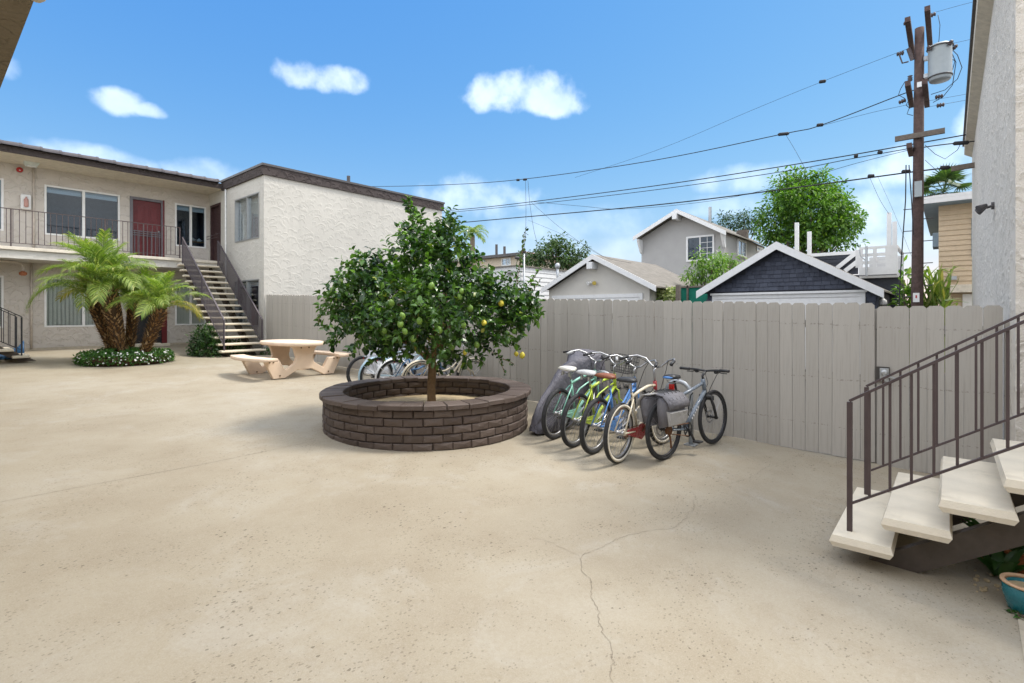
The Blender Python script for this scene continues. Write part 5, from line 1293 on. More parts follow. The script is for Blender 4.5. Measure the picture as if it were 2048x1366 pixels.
M['netting'] = simple('green_netting', (.01, .16, .11), .9, var=.2, nscale=30)
M['pole'] = simple('weathered_pole', (.095, .062, .055), .9, var=.35, nscale=12, bmp=.6)
M['timber'] = simple('weathered_timber', (.15, .125, .105), .9, var=.25, nscale=14, bmp=.5)
M['wire'] = simple('black_cable', (.025, .025, .028), .7)
M['insul'] = simple('insulator', (.07, .05, .05), .4)
M['trafo'] = simple('transformer_grey', (.36, .40, .42), .45, .1, var=.06)
M['yellow'] = simple('yellow_sign', (.70, .38, .03), .5)

def gable(root, pl, pp, pr, Xt, over, depth, wl, wr, wallm, roofm, thick=.16, zb=-.7, trimw=.2):
    """gable end facing -X. pl, pp, pr: tips of the barge boards on the plane Xt; wl, wr: wall edges (Y)"""
    PL, PP, PR = Vector(pl), Vector(pp), Vector(pr); Xw = Xt+over
    def zat(y): 
        if y >= PP.y: return PP.z+(PL.z-PP.z)*(PP.y-y)/(PP.y-PL.y)
        return PP.z+(PR.z-PP.z)*(PP.y-y)/(PP.y-PR.y)
    b = MB(); poly = [(wl, zb), (wr, zb), (wr, zat(wr)-.08), (PP.y, PP.z-.08), (wl, zat(wl)-.08)]
    b.prism(poly, (Xw, 0, 0), (0,1,0), (0,0,1), (depth-over, 0, 0)); w = b.build('wall', wallm, root)
    b = MB(); up = Z3*.05
    for A in (PL, PR):
        b.add([A, PP, PP+up, A+up, A+Vector((depth,0,0)), PP+Vector((depth,0,0)), PP+up+Vector((depth,0,0)), A+up+Vector((depth,0,0))], [(0,1,2,3),(4,7,6,5),(0,4,5,1),(3,2,6,7),(0,3,7,4)])
    rf_ = b.build('roof', roofm, root)
    for A in (PL, PR):
        b = MB(); d = Z3*-trimw
        b.add([A+Vector((-.035,0,.06)), PP+Vector((-.035,0,.06)), PP+Vector((-.035,0,.06))+d, A+Vector((-.035,0,.06))+d, A+Vector((0,0,.06)), PP+Vector((0,0,.06)), PP+Vector((0,0,.06))+d, A+Vector((0,0,.06))+d], [(0,1,2,3),(4,7,6,5),(0,4,5,1),(3,2,6,7),(0,3,7,4),(1,5,6,2)]); b.build('barge_board', M['trim'], root)
    return w, zat
# grey garage
Xt = 17.15
gg = thing('grey_garage', 'grey stucco garage with white gable trim and brown shingle roof behind the fence', 'garage', (17.5, 10.6, -.7))
PL, PP, PR = onX(1083,580,Xt), onX(1185,511,Xt), onX(1312,575,Xt)
dpt = onY(1312, 527, PP.y).x-Xt
gable(gg, PL, PP, PR, Xt, .35, dpt, onX(1098,600,17.5).y, onX(1299,600,17.5).y, M['g_wall'], M['shingle_roof'])
def garage_door(root, pxa, pxb, ytop_a, ytop_b, X, lights=True, fw=.12):
    A, B = onX(pxa, ytop_a, X), onX(pxb, ytop_b, X); zt = (A.z+B.z)/2
    b = MB(); b.box(X-.05, X-.002, B.y-.0, A.y+.0, zt-fw, zt+.02); b.box(X-.045, X-.002, A.y-fw, A.y, -.6, zt-fw); b.box(X-.045, X-.002, B.y, B.y+fw, -.6, zt-fw); b.build('door_casing', M['trim'], root)
    b = MB(); b.box(X-.02, X-.004, B.y+fw, A.y-fw, -.6, zt-fw)
    for k in range(4): b.box(X-.03, X-.019, B.y+fw, A.y-fw, zt-fw-.02-.52*(k+1), zt-fw-.06-.52*k)
    d = b.build('garage_door', M['trim'], root)
    if lights:
        n = 14; w = (A.y-B.y-2*fw)/n
        for k in range(n):
            if k % 4 == 3: continue
            b = MB(); y0 = B.y+fw+w*k; b.box(X-.04, X-.031, y0+.05, y0+w-.05, zt-fw-.42, zt-fw-.17); b.build('pane', M['room'], d)
    return zt
garage_door(gg, 1105, 1286, 593, 587, 17.5)
b = MB(); p = onX(1185, 530, 17.3); b.box(17.05, 17.5, p.y-.12, p.y+.12, p.z-.16, p.z+.1); b.build('ridge_beam', M['trim'], gg)
fl = thing('floodlight', 'white twin floodlight on the grey garage gable', 'light', tuple(onX(1188, 566, 17.5)))
p = onX(1188, 566, 17.48); b = MB(); b.lathe([(.06,0),(.06,.04)], 10, (17.5,p.y,p.z), (-1,0,0)); b.build('mount', M['white'], fl)
for s, m in ((.16, M['white']), (-.09, simple('yellowed_lamp', (.6, .45, .1)))): b = MB(); b.lathe([(.035,-.08),(.05,0),(.085,.08)], 10, (17.38,p.y+s,p.z+.01), (-.8,s*3,-.35)); b.tube([(17.46,p.y,p.z),(17.38,p.y+s,p.z+.01)], .015, 5); b.build('lamp_head', m, fl)
# side yard between the garages: vine wall, post, green netting
p0, p1 = onX(1303, 600, 18.2), onX(1352, 600, 18.2)
vn = thing('vine_panel', 'panel of variegated climbing vine between the two garages', 'vine', (18.2, p1.y, -.5)); r = random.Random(8); b = MB()
for i in range(1500): b_ = Vector((18.2+r.uniform(-.15,.1), r.uniform(p1.y, p0.y), r.uniform(1.2, onX(1325,577,18.2).z))); leaf_faces(b, b_, rvec(r), (Vector((-1,0,.4))+rvec(r)*.6).normalized(), .12, .08)
b.build('foliage', leaf('variegated', [(0,(.05,.12,.02)),(.4,(.2,.3,.06)),(.75,(.5,.52,.25)),(1,(.62,.6,.35))], .5, .3), vn, kind='stuff')
b = MB(); b.box(18.22, 18.3, p1.y, p0.y, -.7, 2.4); b.build('lattice', M['timber'], vn)
p = onX(1356, 600, 17.9); b = MB(); b.box(17.85, 17.97, p.y-.07, p.y+.07, -.7, onX(1356,570,17.9).z); b.box(17.846, 17.85, p.y-.02, p.y+.02, 1.6, 2.0); tag(b.build('gate_post', M['timber']), 'grey weathered post between vine panel and green netting', 'post')
nt = thing('netting_screen', 'dark green netting screen beside the navy garage', 'screen', (18.4, 7, -.7)); a, c = onX(1362,576,18.4), onX(1418,578,18.4)
b = MB(); b.box(18.4, 18.42, c.y, a.y, -.7, a.z); b.build('netting', M['netting'], nt); b = MB(); mY = onX(1375,590,18.35).y; b.box(18.33, 18.39, mY-.03, mY+.03, -.7, a.z+.1); b.box(18.33, 18.39, c.y, a.y, a.z, a.z+.06); b.build('screen_frame', M['timber'], nt)
# navy garage with individually laid shingles
ng = thing('navy_garage', 'navy shingled garage with white gable trim behind the fence', 'garage', (17.5, 4, -.7))
PL, PP, PR = onX(1393,586,Xt), onX(1553,487,Xt), onX(1768,583,Xt)
wl, wr = onX(1415,600,17.5).y, onX(1757,600,17.5).y
_, zat = gable(ng, PL, PP, PR, Xt, .35, 6.2, wl, wr, M['navy'], M['shingle_roof'], trimw=.24)
zt = garage_door(ng, 1425, 1731, 591, 583, 17.5, False, .13)
b = MB(); A, B = onX(1421,590,17.4), onX(1734,582,17.4); b.box(17.38, 17.449, B.y, A.y, zt-.01, zt+.055); b.build('door_lintel', M['trim'], ng)
sm = []
for k, w in enumerate((.13, .16, .19, .22)):
    q = MB(); q.add([(-.042,0,0),(-.042,w,0),(-.004,w,0),(-.004,0,0),(-.012,0,.15),(-.012,w,.15),(-.004,w,.15),(-.004,0,.15)], [(0,3,2,1),(0,1,5,4),(1,2,6,5),(0,4,7,3),(4,5,6,7)]); sm.append((w, q.mesh('shingle', M['navy_sh'])))
r = random.Random(3); z = zt-.66; row = 0; cnt = 0
while z < PP.z-.2:
    y = wr+r.uniform(0, .1)
    while y < wl-.05:
        w, me = r.choice(sm); mid = y+w/2
        if z+.10 < zat(mid)-.18 and y+w < wl+.08 and (z > zt+.05 or mid > onX(1425,591,17.5).y or mid < onX(1731,583,17.5).y-.0):
            o = link('shingle', me, ng); o.location = (17.5+r.uniform(-.003,.002), y, z+r.uniform(-.006,.006)); cnt += 1
        y += w+.006
    z += .128; row += 1
fx = thing('carriage_lamp', 'small white lamp on the side of the navy garage', 'light', tuple(onX(1766, 597, 17.9))); p = onX(1766,597,17.75); b = MB(); b.lathe([(.03,0),(.09,-.06),(.1,-.16),(.06,-.18)], 10, p); b.tube([p, p+Vector((.2,.12,.05))], .015, 5); b.build('shade', M['white'], fx, True)
# roof deck behind
rdk = thing('roof_deck', 'dark boarded roof deck with white railings and braces behind the navy garage', 'deck', (22, 3, -.7)); XD = 22.
def pxbox(b, pa, pb, X0, X1): A, B = onX(*pa, X0), onX(*pb, X0); b.box(X0, X1, min(A.y,B.y), max(A.y,B.y), min(A.z,B.z), max(A.z,B.z))
b = MB(); A, B = onX(1612,503,XD), onX(1791,640,XD); b.box(XD, XD+5, B.y, A.y, -.7, onX(1760,548,XD).z); b.build('base_wall', M['navy'], rdk)
zt2 = onX(1715,508,XD).z; zb2 = onX(1715,548,XD).z
for k in range(5):
    b = MB(); z0 = zb2+(zt2-zb2)*k/5; b.box(XD-.02, XD+.02, onX(1716,520,XD).y, A.y, z0+.012, z0+(zt2-zb2)/5-.008); b.build('board', M['navy'], rdk)
b = MB(); b.box(XD-.05, XD+.05, onX(1716,520,XD).y, A.y, zt2, zt2+.12); b.build('top_rail', M['trim'], rdk)
b = MB(); b.box(XD+.021, XD+.06, onX(1716,520,XD).y, A.y, zb2, zt2); b.build('board_backing', M['navy'], rdk)
for (x0,y0,x1,y1) in ((1674,536,1713,505),(1690,542,1716,522)):
    b = MB(); b.beam(onX(x0,y0,XD-.1), onX(x1,y1,XD-.1), .05, .14); b.build('brace', M['trim'], rdk)
XW = 20.6; yl, yr = onX(1718,520,XW).y, onX(1795,520,XW).y; z1 = onX(1757,492,XW).z; z0 = onX(1757,549,XW).z
b = MB(); b.box(XW, XW+.08, yr, yl, z0, z0+.26); b.box(XW+.1, XW+3, yr-.0, yl, z0-.1, z0-.02); b.build('deck_skirt', M['trim'], rdk)
b = MB(); b.box(XW, XW+.08, yr, yl, z1-.08, z1); b.box(XW+.08, XW+3, yr, yr+.08, z1-.08, z1); b.build('top_rail', M['trim'], rdk)
for yy, w in ((yl-.1, .2), (yr, .32), (yr+.55, .1)): b = MB(); b.box(XW+.005, XW+.075, yy, yy+w, z0+.26, z1-.08); b.build('post', M['trim'], rdk)
for f in (.28, .55): b = MB(); b.box(XW+.02, XW+.06, yr+.32, yl-.1, z0+(z1-z0)*f+.1, z0+(z1-z0)*f+.2); b.build('rail', M['trim'], rdk)
b = MB(); b.box(XW+2.9, XW+2.95, yr, yl, z0, z1-.1); b.build('back_panel', M['wsiding'], rdk)
b = MB(); b.box(XW+.3, XW+2.9, yr-.02, yl, -.7, z0-.1); b.build('lower_wall', M['navy'], rdk)
for k, (px, y0) in enumerate(((1593,445),(1618,463),(1778,425),(1789,443))):
    P = onX(px, y0, 24); b = MB(); b.box(24, 24.13, P.y-.07, P.y+.07, -.7, P.z); tag(b.build('deck_post', M['trim']), ['tall white post left of the roof deck, by the bright tree', 'shorter white post left of the roof deck, by the bright tree', 'tall white post right of the roof deck, beside the utility pole', 'shorter white post right of the roof deck, beside the utility pole'][k], 'post')
b = MB(); P = onX(1733, 492, 20.4); b.tube([(20.4,P.y,onX(1733,552,20.4).z), (20.4,P.y,P.z)], .035, 6); q = onX(1728,505,20.4); b.tube([(20.4,P.y,q.z-.3),(20.4,q.y+.1,q.z-.1),(20.4,q.y+.12,q.z+.1)], .02, 5); tag(b.build('vent_stack', M['steel_galv']), 'thin metal vent stack in front of the roof deck', 'pipe')
# two-storey grey house
gh = thing('grey_house', 'two-storey grey stucco house with white gable trim and brackets', 'house', (27, 12, -.7)); Xh = 26.4
PL, PP, PR = onX(1266,476,Xh), onX(1353,420,Xh), onX(1452,464,Xh)
d2 = onY(1538,491,PR.y).x-Xh
wl, wr = onX(1283,500,27).y, onX(1449,500,27).y
gable(gh, PL, PP, PR, Xh, .6, d2, wl, wr, M['h_wall'], M['shingle_roof'], trimw=.22)
A, B = onX(1373,474,27), onX(1429,520,27)
def flatwin(root, A, B, X=None, Yp=None, cols=(1,2), rows=1):
    """framed window proud of a wall"""
    if X is not None: O = Vector((X, A.y, B.z)); e1 = Vector((0,-1,0)); n = Vector((-1,0,0)); w = A.y-B.y
    else: O = Vector((A.x, Yp, B.z)); e1 = Vector((1,0,0)); n = Vector((0,-1,0)); w = B.x-A.x
    h = A.z-B.z; fw = .09; P = lambda u,v,d: O+e1*u+Z3*v+n*d
    b = MB()
    b.obox(P(fw/2,h/2,.03), e1*fw/2, Z3*h/2, n*.03); b.obox(P(w-fw/2,h/2,.03), e1*fw/2, Z3*h/2, n*.03); b.obox(P(w/2,fw/2,.03), e1*(w/2-fw), Z3*fw/2, n*.032); b.obox(P(w/2,h-fw/2,.03), e1*(w/2-fw), Z3*fw/2, n*.032); b.obox(P(w/2,h/2,.022), e1*.03, Z3*(h/2-fw), n*.02)
    W = b.build('window', M['trim'], root)
    for k in (0, 1):
        g = MB(); a0 = fw+(w/2-fw)*k; g.obox(P(a0+(w/2-fw)/2,h/2,.012), e1*(w/4-fw/2), Z3*(h/2-fw), n*.002); g.build('pane', M['glass_dark'], W)
    g = MB(); g.obox(P(w/2,h/2,.004), e1*(w/2-fw), Z3*(h/2-fw), n*.002); g.build('dark_backing', M['room'], W)
    g = MB()
    for j in range(3): g.obox(P(w*.75,fw+(h-2*fw)*(j+1)/4,.018), e1*(w/4-fw/2), Z3*.011, n*.004)
    g.obox(P(w*.75,h/2,.0185), e1*.011, Z3*(h/2-fw), n*.004); g.build('glazing_bars', M['trim'], W)
flatwin(gh, A, B, X=27)
ys = wr
flatwin(gh, onY(1474,477,ys), onY(1491,516,ys), Yp=ys); flatwin(gh, onY(1512,492,ys), onY(1524,506,ys), Yp=ys)
for px, py in ((1283,480),(1449,466)):
    P = onX(px, py, 26.95); b = MB(); b.prism([(0,0),(-.5,0),(-.5,-.1),(-.14,-.7),(0,-.8)], (26.98,P.y-.06,P.z), (1,0,0), (0,0,1), (0,.12,0)); b.build('bracket', M['trim'], gh)
P = onX(1353,432,26.6); b = MB(); b.box(26.3,27,P.y-.12,P.y+.12,P.z-.2,P.z+.1); b.build('ridge_beam', M['trim'], gh)
P = onX(1420,414,29); b = MB(); b.tube([(29,P.y,P.z-1.2),(29,P.y,P.z)], .09, 8); b.build('vent_pipe', M['steel_galv'], gh)
P = onX(1484,462,31); b = MB(); b.box(30.9,31.3,P.y-.28,P.y+.28,P.z-1.2,P.z+.05); b.build('chimney', M['timber'], gh)
# white lap-sided building
c0 = onX(1035, 560, 20.); wt = onX(1035, 532, 20.).z
ws = thing('white_shed', 'low white lap-sided building behind the lemon tree', 'building', (20, c0.y, -.7))
b = MB(); b.box(20, 30, c0.y, c0.y+6, -.7, wt); b.build('wall', M['wsiding'], ws)
b = MB(); b.box(19.9, 30.1, c0.y-.1, c0.y+6.1, wt, wt+.05); b.build('flat_roof', M['shingle_roof'], ws)
z = wt-.24
while z > .9:
    for k in (0, 1):
        b = MB()
        if k == 0: b.add([(20-.03,c0.y+.06,z),(20-.03,c0.y+6,z),(20-.002,c0.y+6,z+.235),(20-.002,c0.y+.06,z+.235),(20-.001,c0.y+.06,z),(20-.001,c0.y+6,z)], [(0,3,2,1),(0,1,5,4)])
        else: b.add([(20.06,c0.y-.03,z),(30,c0.y-.03,z),(30,c0.y-.002,z+.235),(20.06,c0.y-.002,z+.235),(20.06,c0.y-.001,z),(30,c0.y-.001,z)], [(0,1,2,3),(0,4,5,1)])
        b.build('plank', M['wsiding'], ws)
    z -= .235
b = MB(); b.box(19.95, 20.06, c0.y-.05, c0.y+.06, -.7, wt); b.build('corner_board', M['trim'], ws)
P = onX(1022,547,19.95); b = MB(); b.box(19.8,19.98,P.y-.12,P.y+.12,P.z-.06,P.z+.05); b.build('wall_light', M['coping'], ws)
# service mast, yellow sign
P = onY(1048, 600, c0.y-.15); mp = thing('service_mast', 'thin grey electrical service mast in front of the white building', 'mast', (P.x, P.y, -.7)); b = MB(); zt_ = onY(1048,503,P.y).z; b.tube([(P.x,P.y,-.7),(P.x,P.y,zt_)], .05, 8); b.build('conduit', M['steel_galv'], mp, True)
b = MB(); b.blob((P.x,P.y,zt_), .13,.1,.1); b.blob((P.x-.3,P.y+.1,zt_-.35), .3,.15,.1); b.build('weatherhead', M['coping'], mp, True)
P = onX(1060, 589, 16.9); sg = thing('warning_sign', 'yellow warning sign with a black symbol above the fence', 'sign', (16.9, P.y, -.7)); b = MB(); b.box(16.88,16.9,P.y-.10,P.y+.10,P.z-.17,P.z+.19); b.build('plate', M['yellow'], sg)
b = MB(); b.box(16.872,16.879,P.y-.015,P.y+.015,P.z-.1,P.z+.03); b.blob((16.875,P.y,P.z+.07), .004,.028,.028, 8, 4); b.build('symbol', M['blackp'], sg); b = MB(); b.tube([(16.93,P.y+.06,-.7),(16.93,P.y+.06,P.z+.25)], .03, 6); b.build('sign_post', M['steel_galv'], sg)
P = onX(1115,532,21); b = MB(); b.tube([(21,P.y,wt-1),(21,P.y,P.z-.1)], .06, 8); b.blob((21,P.y,P.z+.0), .14,.14,.16); tag(b.build('roof_vent', M['steel_galv'], None, True), 'round-headed metal vent above the white building', 'vent')
# beige house with tiled roof
be = thing('beige_house', 'distant beige house with red tiled roof and dark gutter', 'house', (32, 30, -.7)); Xq = 32.
A, B = onX(900,490,Xq), onX(1040,512,Xq)
zq = onX(1037,512,Xq).z
b = MB(); b.box(Xq, Xq+9, B.y, B.y+9, -.7, zq); b.build('wall', M['beige'], be)
b = MB(); b.box(Xq-.5, Xq+9.5, B.y-.6, B.y+9.5, zq, zq+.22); b.build('gutter', M['coping'], be)
b = MB(); rx0, rx1, ry0, ry1 = Xq-.5, Xq+9.5, B.y-.6, B.y+9.5; b.add([(rx0,ry0,zq+.22),(rx1,ry0,zq+.22),(rx1,ry1,zq+.22),(rx0,ry1,zq+.22),(Xq+4.5,B.y+3,zq+1.0),(Xq+4.5,B.y+6,zq+1.0)], [(0,1,4),(1,2,5,4),(2,3,5),(3,0,4,5)]); b.build('roof', M['redroof'], be)
flatwin(be, onX(1004,517,Xq), onX(1022,531,Xq), X=Xq)
for px, py in ((993,489),(1009,493)): P = onX(px,py,Xq+2); b = MB(); b.tube([(Xq+2,P.y,P.z-1),(Xq+2,P.y,P.z)], .12, 6); b.build('roof_pipe', M['coping'], be)
# tan house on the right
XT = 22.5; th = thing('tan_house', 'tan lap-sided house with blue-grey eaves beside the utility pole', 'house', (XT, -1, -.7))
yl = onX(1878,500,XT).y; yr = yl-5; zt = onX(1878,412,XT).z
b = MB(); b.box(XT, XT+8, yr, yl, -.7, zt); b.build('wall', M['tan'], th)
z = zt-.17
while z > .9:
    b = MB(); b.add([(XT-.03,yr,z),(XT-.03,yl+.01,z),(XT-.003,yl+.01,z+.165),(XT-.003,yr,z+.165),(XT-.001,yr,z),(XT-.001,yl+.01,z)], [(0,3,2,1),(0,1,5,4)]); b.build('plank', M['tan'], th); z -= .17
P = onX(1845, 412, XT-.6); b = MB(); b.box(XT-.6, XT+8.5, yr, P.y, zt, zt+.16); b.build('eave', M['bluegrey'], th)
b = MB(); b.box(XT-.65, XT+8.5, yr, P.y+.04, zt+.163, zt+.26); b.box(XT-.65,XT-.61,yr,P.y+.04,zt+.02,zt+.16); b.build('fascia', M['wsiding'], th)
b = MB(); A = onX(1866,470,XT+1.2); b.box(XT+.6,XT+1.6,yl+.01,A.y,onX(1866,497,XT+1.2).z,A.z); b.build('window_bay', M['bluegrey'], th)
b = MB(); A, B = onX(1943,437,XT), onX(1960,513,XT); b.box(XT-.06,XT-.031,B.y,A.y,B.z,A.z); b.build('shutter', M['bluegrey'], th)
b = MB(); A, B = onX(1894,570,XT-.2), onX(1960,584,XT-.2); b.box(XT-.3,XT-.031,B.y,A.y,B.z,A.z); b.build('window_shelf', M['deck_edge'], th)
b = MB(); P = onX(1904,556,XT-.1); b.box(XT-.12,XT-.03,P.y-.12,P.y+.1,P.z-.06,P.z+.06); b.build('wall_light', M['steel_galv'], th)
A, B = onX(1925,588,XT-.05), onX(1957,625,XT-.05); b = MB(); b.box(XT-.05,XT-.032,B.y,A.y,B.z-.6,A.z); b.build('poster', M['white'], th)
b = MB(); b.box(XT-.056,XT-.051,B.y+.05,A.y-.1,B.z-.3,B.z+.22); b.build('poster_band', M['yellow'], th)

# ------------------------------------------------------------------ utility pole and cables
XP = 17.0; Pb = onX(1835, 600, XP); yp = Pb.y
zz_ = lambda py, px=1838: onX(px, py, XP).z
up = thing('utility_pole', 'tall weathered timber utility pole with crossarms and grey transformer', 'utility pole', (XP, yp, -.7))
ytop = onX(1839, 57, XP).y; b = MB(); b.tube([(XP,yp+.03,-.7),(XP,yp,3),(XP,(yp+ytop)/2,6),(XP,ytop,zz_(57))], [.135,.125,.112,.100], 14); b.build('pole_shaft', M['pole'], up, True)
for (y0, zc, L0, L1) in ((ytop+.19, zz_(72), -1.15, 1.25), (ytop-.19, zz_(66), -1.25, 1.15), (yp+.16, zz_(186), -.9, .9), (yp-.17, zz_(190), -.9, 1.0), (yp+.15, zz_(297), -.5, .5)):
    b = MB(); b.box(XP+L0, XP+L1, y0-.055, y0+.055, zc-.06, zc+.06); b.build('crossarm', M['pole'], up)
A, B = onX(1790,277,XP-.15), onX(1890,264,XP-.15); b = MB(); zc = (A.z+B.z)/2; b.box(XP-.20, XP-.12, B.y, A.y, zc-.06, zc+.07); b.build('crossarm', M['timber'], up)
tc_ = onX(1880, 127, XP-.1); tr = MB(); hh = .42; tr.lathe([(.02,hh+.07),(.2,hh+.05),(.26,hh),(.25,hh-.03),(.24,hh-.06),(.24,-hh+.1),(.22,-hh),(.2,-hh-.02)], 20, tc_); T_ = tr.build('transformer', M['trafo'], up, True)
b = MB(); b.torus(tc_+Vector((0,0,hh-.02)), Z3, .26, .016, 20, 6); b.torus(tc_+Vector((0,0,-hh+.08)), Z3, .24, .02, 20, 6); b.build('rim_band', M['coping'], T_, True)
for dz in (.25, -.2): b = MB(); b.box(XP-.05, XP+.05, tc_.y+.2, yp+.0, tc_.z+dz-.05, tc_.z+dz+.05); b.build('bracket', M['steel_galv'], T_)
b = MB()
for dx, dy in ((-.2,.18),(-.2,-.18),(.1,-.25)): b.lathe([(.035,0),(.05,.03),(.035,.05),(.05,.08),(.03,.12)], 8, tc_+Vector((dx,dy,hh-.1)), (dx,dy,.3))
b.build('bushings', M['insul'], T_)
def ins(px, py, ax, L=.16, X=XP): b = MB(); c = onX(px, py, X); b.lathe([(.03,0),(.065,.03),(.03,.05),(.065,.08),(.03,.1),(.06,L-.02),(.02,L)], 8, c, ax); b.build('insulator', M['insul'], up, True)
for px, py, ax in ((1856,34,(0,-1,.2)),(1822,45,(0,1,.2)),(1808,106,(0,1,.1)),(1870,195,(0,-1,0)),(1873,212,(0,-1,0)),(1820,163,(0,0,1)),(1812,200,(0,1,-.2))): ins(px, py, ax)
b = MB(); c = onX(1822,105,XP-.12); b.tube([c+Vector((0,.16,.1)),c+Vector((0,.24,.0)),c+Vector((0,.18,-.22)),c+Vector((0,.05,-.22))], .02, 6); b.tube([c+Vector((0,.05,.12)),c+Vector((0,-.03,-.2))], .05, 8); b.build('fuse_cutout', M['insul'], up)
b = MB(); A, B = onX(1829,364,XP-.16), onX(1844,393,XP-.16); b.box(XP-.22, XP-.12, B.y, A.y, B.z, A.z); b.build('meter_box', M['trafo'], up)
A, B = onX(1826,586,XP-.17), onX(1839,604,XP-.17); b = MB(); b.box(XP-.175, XP-.165, B.y, A.y, B.z, A.z); s_ = b.build('notice', M['white'], up)
b = MB(); b.box(XP-.179, XP-.1755, B.y+.05, A.y-.05, B.z+.1, A.z-.06); b.build('notice_print', M['red'], s_); A, B = onX(1834,165,XP-.13), onX(1844,173,XP-.13); b = MB(); b.box(XP-.14,XP-.13,B.y,A.y,B.z,A.z); b.build('number_plate', M['white'], up)
b = MB()
for k, py in enumerate(range(395, 600, 22)):
    s = 1 if k % 2 else -1; c = onX(1836, py, XP); b.tube([c, c+Vector((-.05,s*.30,0))], .012, 5)
b.build('climbing_steps', M['coping'], up)
b = MB(); P0 = [onX(px,py,XP-.2) for px,py in ((1812,330),(1811,400),(1806,470),(1800,560),(1797,640))]; b.tube(P0, .014, 5); P0 = [onX(px,py,XP-.2) for px,py in ((1818,330),(1823,400),(1827,470))]; b.tube(P0, .012, 5); b.build('riser_cable', M['wire'], up)
b = MB()
def loop(pts, r=.009, X=XP): b.tube([onX(px,py,X) for px,py in pts], r, 5)
loop([(1900,95),(1915,110),(1924,135),(1915,158),(1890,180),(1862,189)]); loop([(1900,98),(1912,125),(1905,170),(1885,195),(1866,205)]); loop([(1895,112),(1910,122),(1905,140),(1888,150),(1868,155),(1848,155)]); loop([(1876,30),(1880,50),(1878,80),(1874,95)], .007)
loop([(1822,160),(1810,163),(1801,178),(1797,190),(1810,197),(1802,200)]); loop([(1830,195),(1818,200),(1812,210),(1820,217)]); loop([(1830,210),(1818,217),(1814,228),(1826,231)]); loop([(1850,290),(1870,308),(1890,318),(1915,300),(1920,290)], .007); loop([(1850,320),(1870,338),(1895,340)], .006); loop([(1835,270),(1842,262)], .02)
b.build('jumper_wires', M['wire'], up, True)
def cable(label, pts, r=.016, X=XP, name='cable', extra=None):
    P = [onX(px, py, X) for px, py in pts]
    Q = []
    for i in range(len(P)-1):                                   # Catmull-Rom through the surveyed points
        p0, p1, p2, p3 = P[max(i-1,0)], P[i], P[i+1], P[min(i+2,len(P)-1)]
        for k in range(6):
            t = k/6; Q.append(.5*((2*p1)+(p2-p0)*t+(2*p0-5*p1+4*p2-p3)*t*t+(3*p1-p0-3*p2+p3)*t**3))
    Q.append(P[-1]); b = MB(); b.tube(Q, r*.82, 5)
    for (px, py, s) in extra or ():
        c = onX(px, py, X); b.lathe([(.015,-s),(.05,-s*.8),(.05,s*.8),(.015,s)], 6, c, (0,1,.12))
    return tag(b.build(name, M['wire'], None, True), label, 'cable')
cable('thick lowest black cable running past the bright tree to the pole', [(1990,325),(1945,331),(1838,342),(1600,374),(1300,411),(935,444),(820,456)], .024, extra=[(1742,352,.08),(1812,343,.1),(1890,335,.1)])
b = MB(); A, B = onX(1902,338,XP), onX(1946,331,XP); b.beam(A, B+Vector((0,-.4,.02)), .1, .12); tag(b.build('cable_spar', M['timber']), 'short grey timber spar hung on the lowest cable by the stucco block', 'spar')
cable('middle black power cable crossing the pole below the crossarm', [(1990,259),(1945,267),(1838,286),(1600,327),(1300,373),(1000,411),(884,422),(780,431)], .019)
cable('thin black cable sagging just under the middle power cable', [(1818,297),(1790,302),(1700,318),(1560,344),(1300,381),(1060,409),(884,426),(780,434)], .014, extra=[(1760,305,.06),(1712,312,.05)])
cable('short cable from pole to stucco block with a splice knot', [(1838,296),(1880,290),(1925,285),(1990,278)], .018, extra=[(1922,286,.16)])
cable('upper black cable with splices above the roof of the house', [(1830,180),(1800,190),(1640,251),(1565,268),(1300,322),(1040,359),(880,370),(740,373),(640,372)], .017, extra=[(1640,250,.09),(1567,268,.16),(1036,360,.08),(1050,359,.1)])
cable('faint upper line descending left from the pole top crossarm', [(1822,95),(1645,163),(1500,222),(1320,298),(1150,355)], .006, extra=[(1645,163,.09)])
cable('faint line joining the upper cable splice from the pole', [(1818,209),(1740,226),(1645,251)], .006)
cable('faint line from the crossarm towards the stucco block top', [(1858,28),(1930,8),(2010,-12)], .005)
cable('faint line leaving the transformer towards the stucco block', [(1900,88),(1990,68)], .005)
cable('faint pair line right of the pole under the transformer', [(1850,203),(1990,178)], .005); cable('second faint line right of the pole under the transformer', [(1850,215),(1990,190)], .005)
cable('thin dropper hanging from the upper cable splice', [(1572,270),(1590,300),(1612,340)], .006)
cable('thin sagging line behind the lowest cable', [(1818,300),(1700,330),(1560,372),(1420,402),(1250,418),(1160,412),(1062,403)], .008)
cable('slack house drop line running down right to the grey garage', [(1062,404),(1120,455),(1200,510),(1262,526)], .007, X=17.3)
cable('faint house drop line left of the grey garage', [(1056,440),(1150,480),(1205,512)], .006, X=17.2)
cable('twisted drop wire hanging to the service mast', [(1051,361),(1052,420),(1051,470),(1048,504)], .009, X=17.4)
cable('looping drop wire hanging to the roof vent', [(1056,361),(1060,410),(1070,470),(1085,510),(1112,540)], .009, X=17.6)
cable('thin guy line from the pole to the roof deck post', [(1740,356),(1760,400),(1778,428)], .006, X=20)
cable('thin guy line from the low cable down past the deck post', [(1755,352),(1790,430),(1830,530)], .004, X=20)

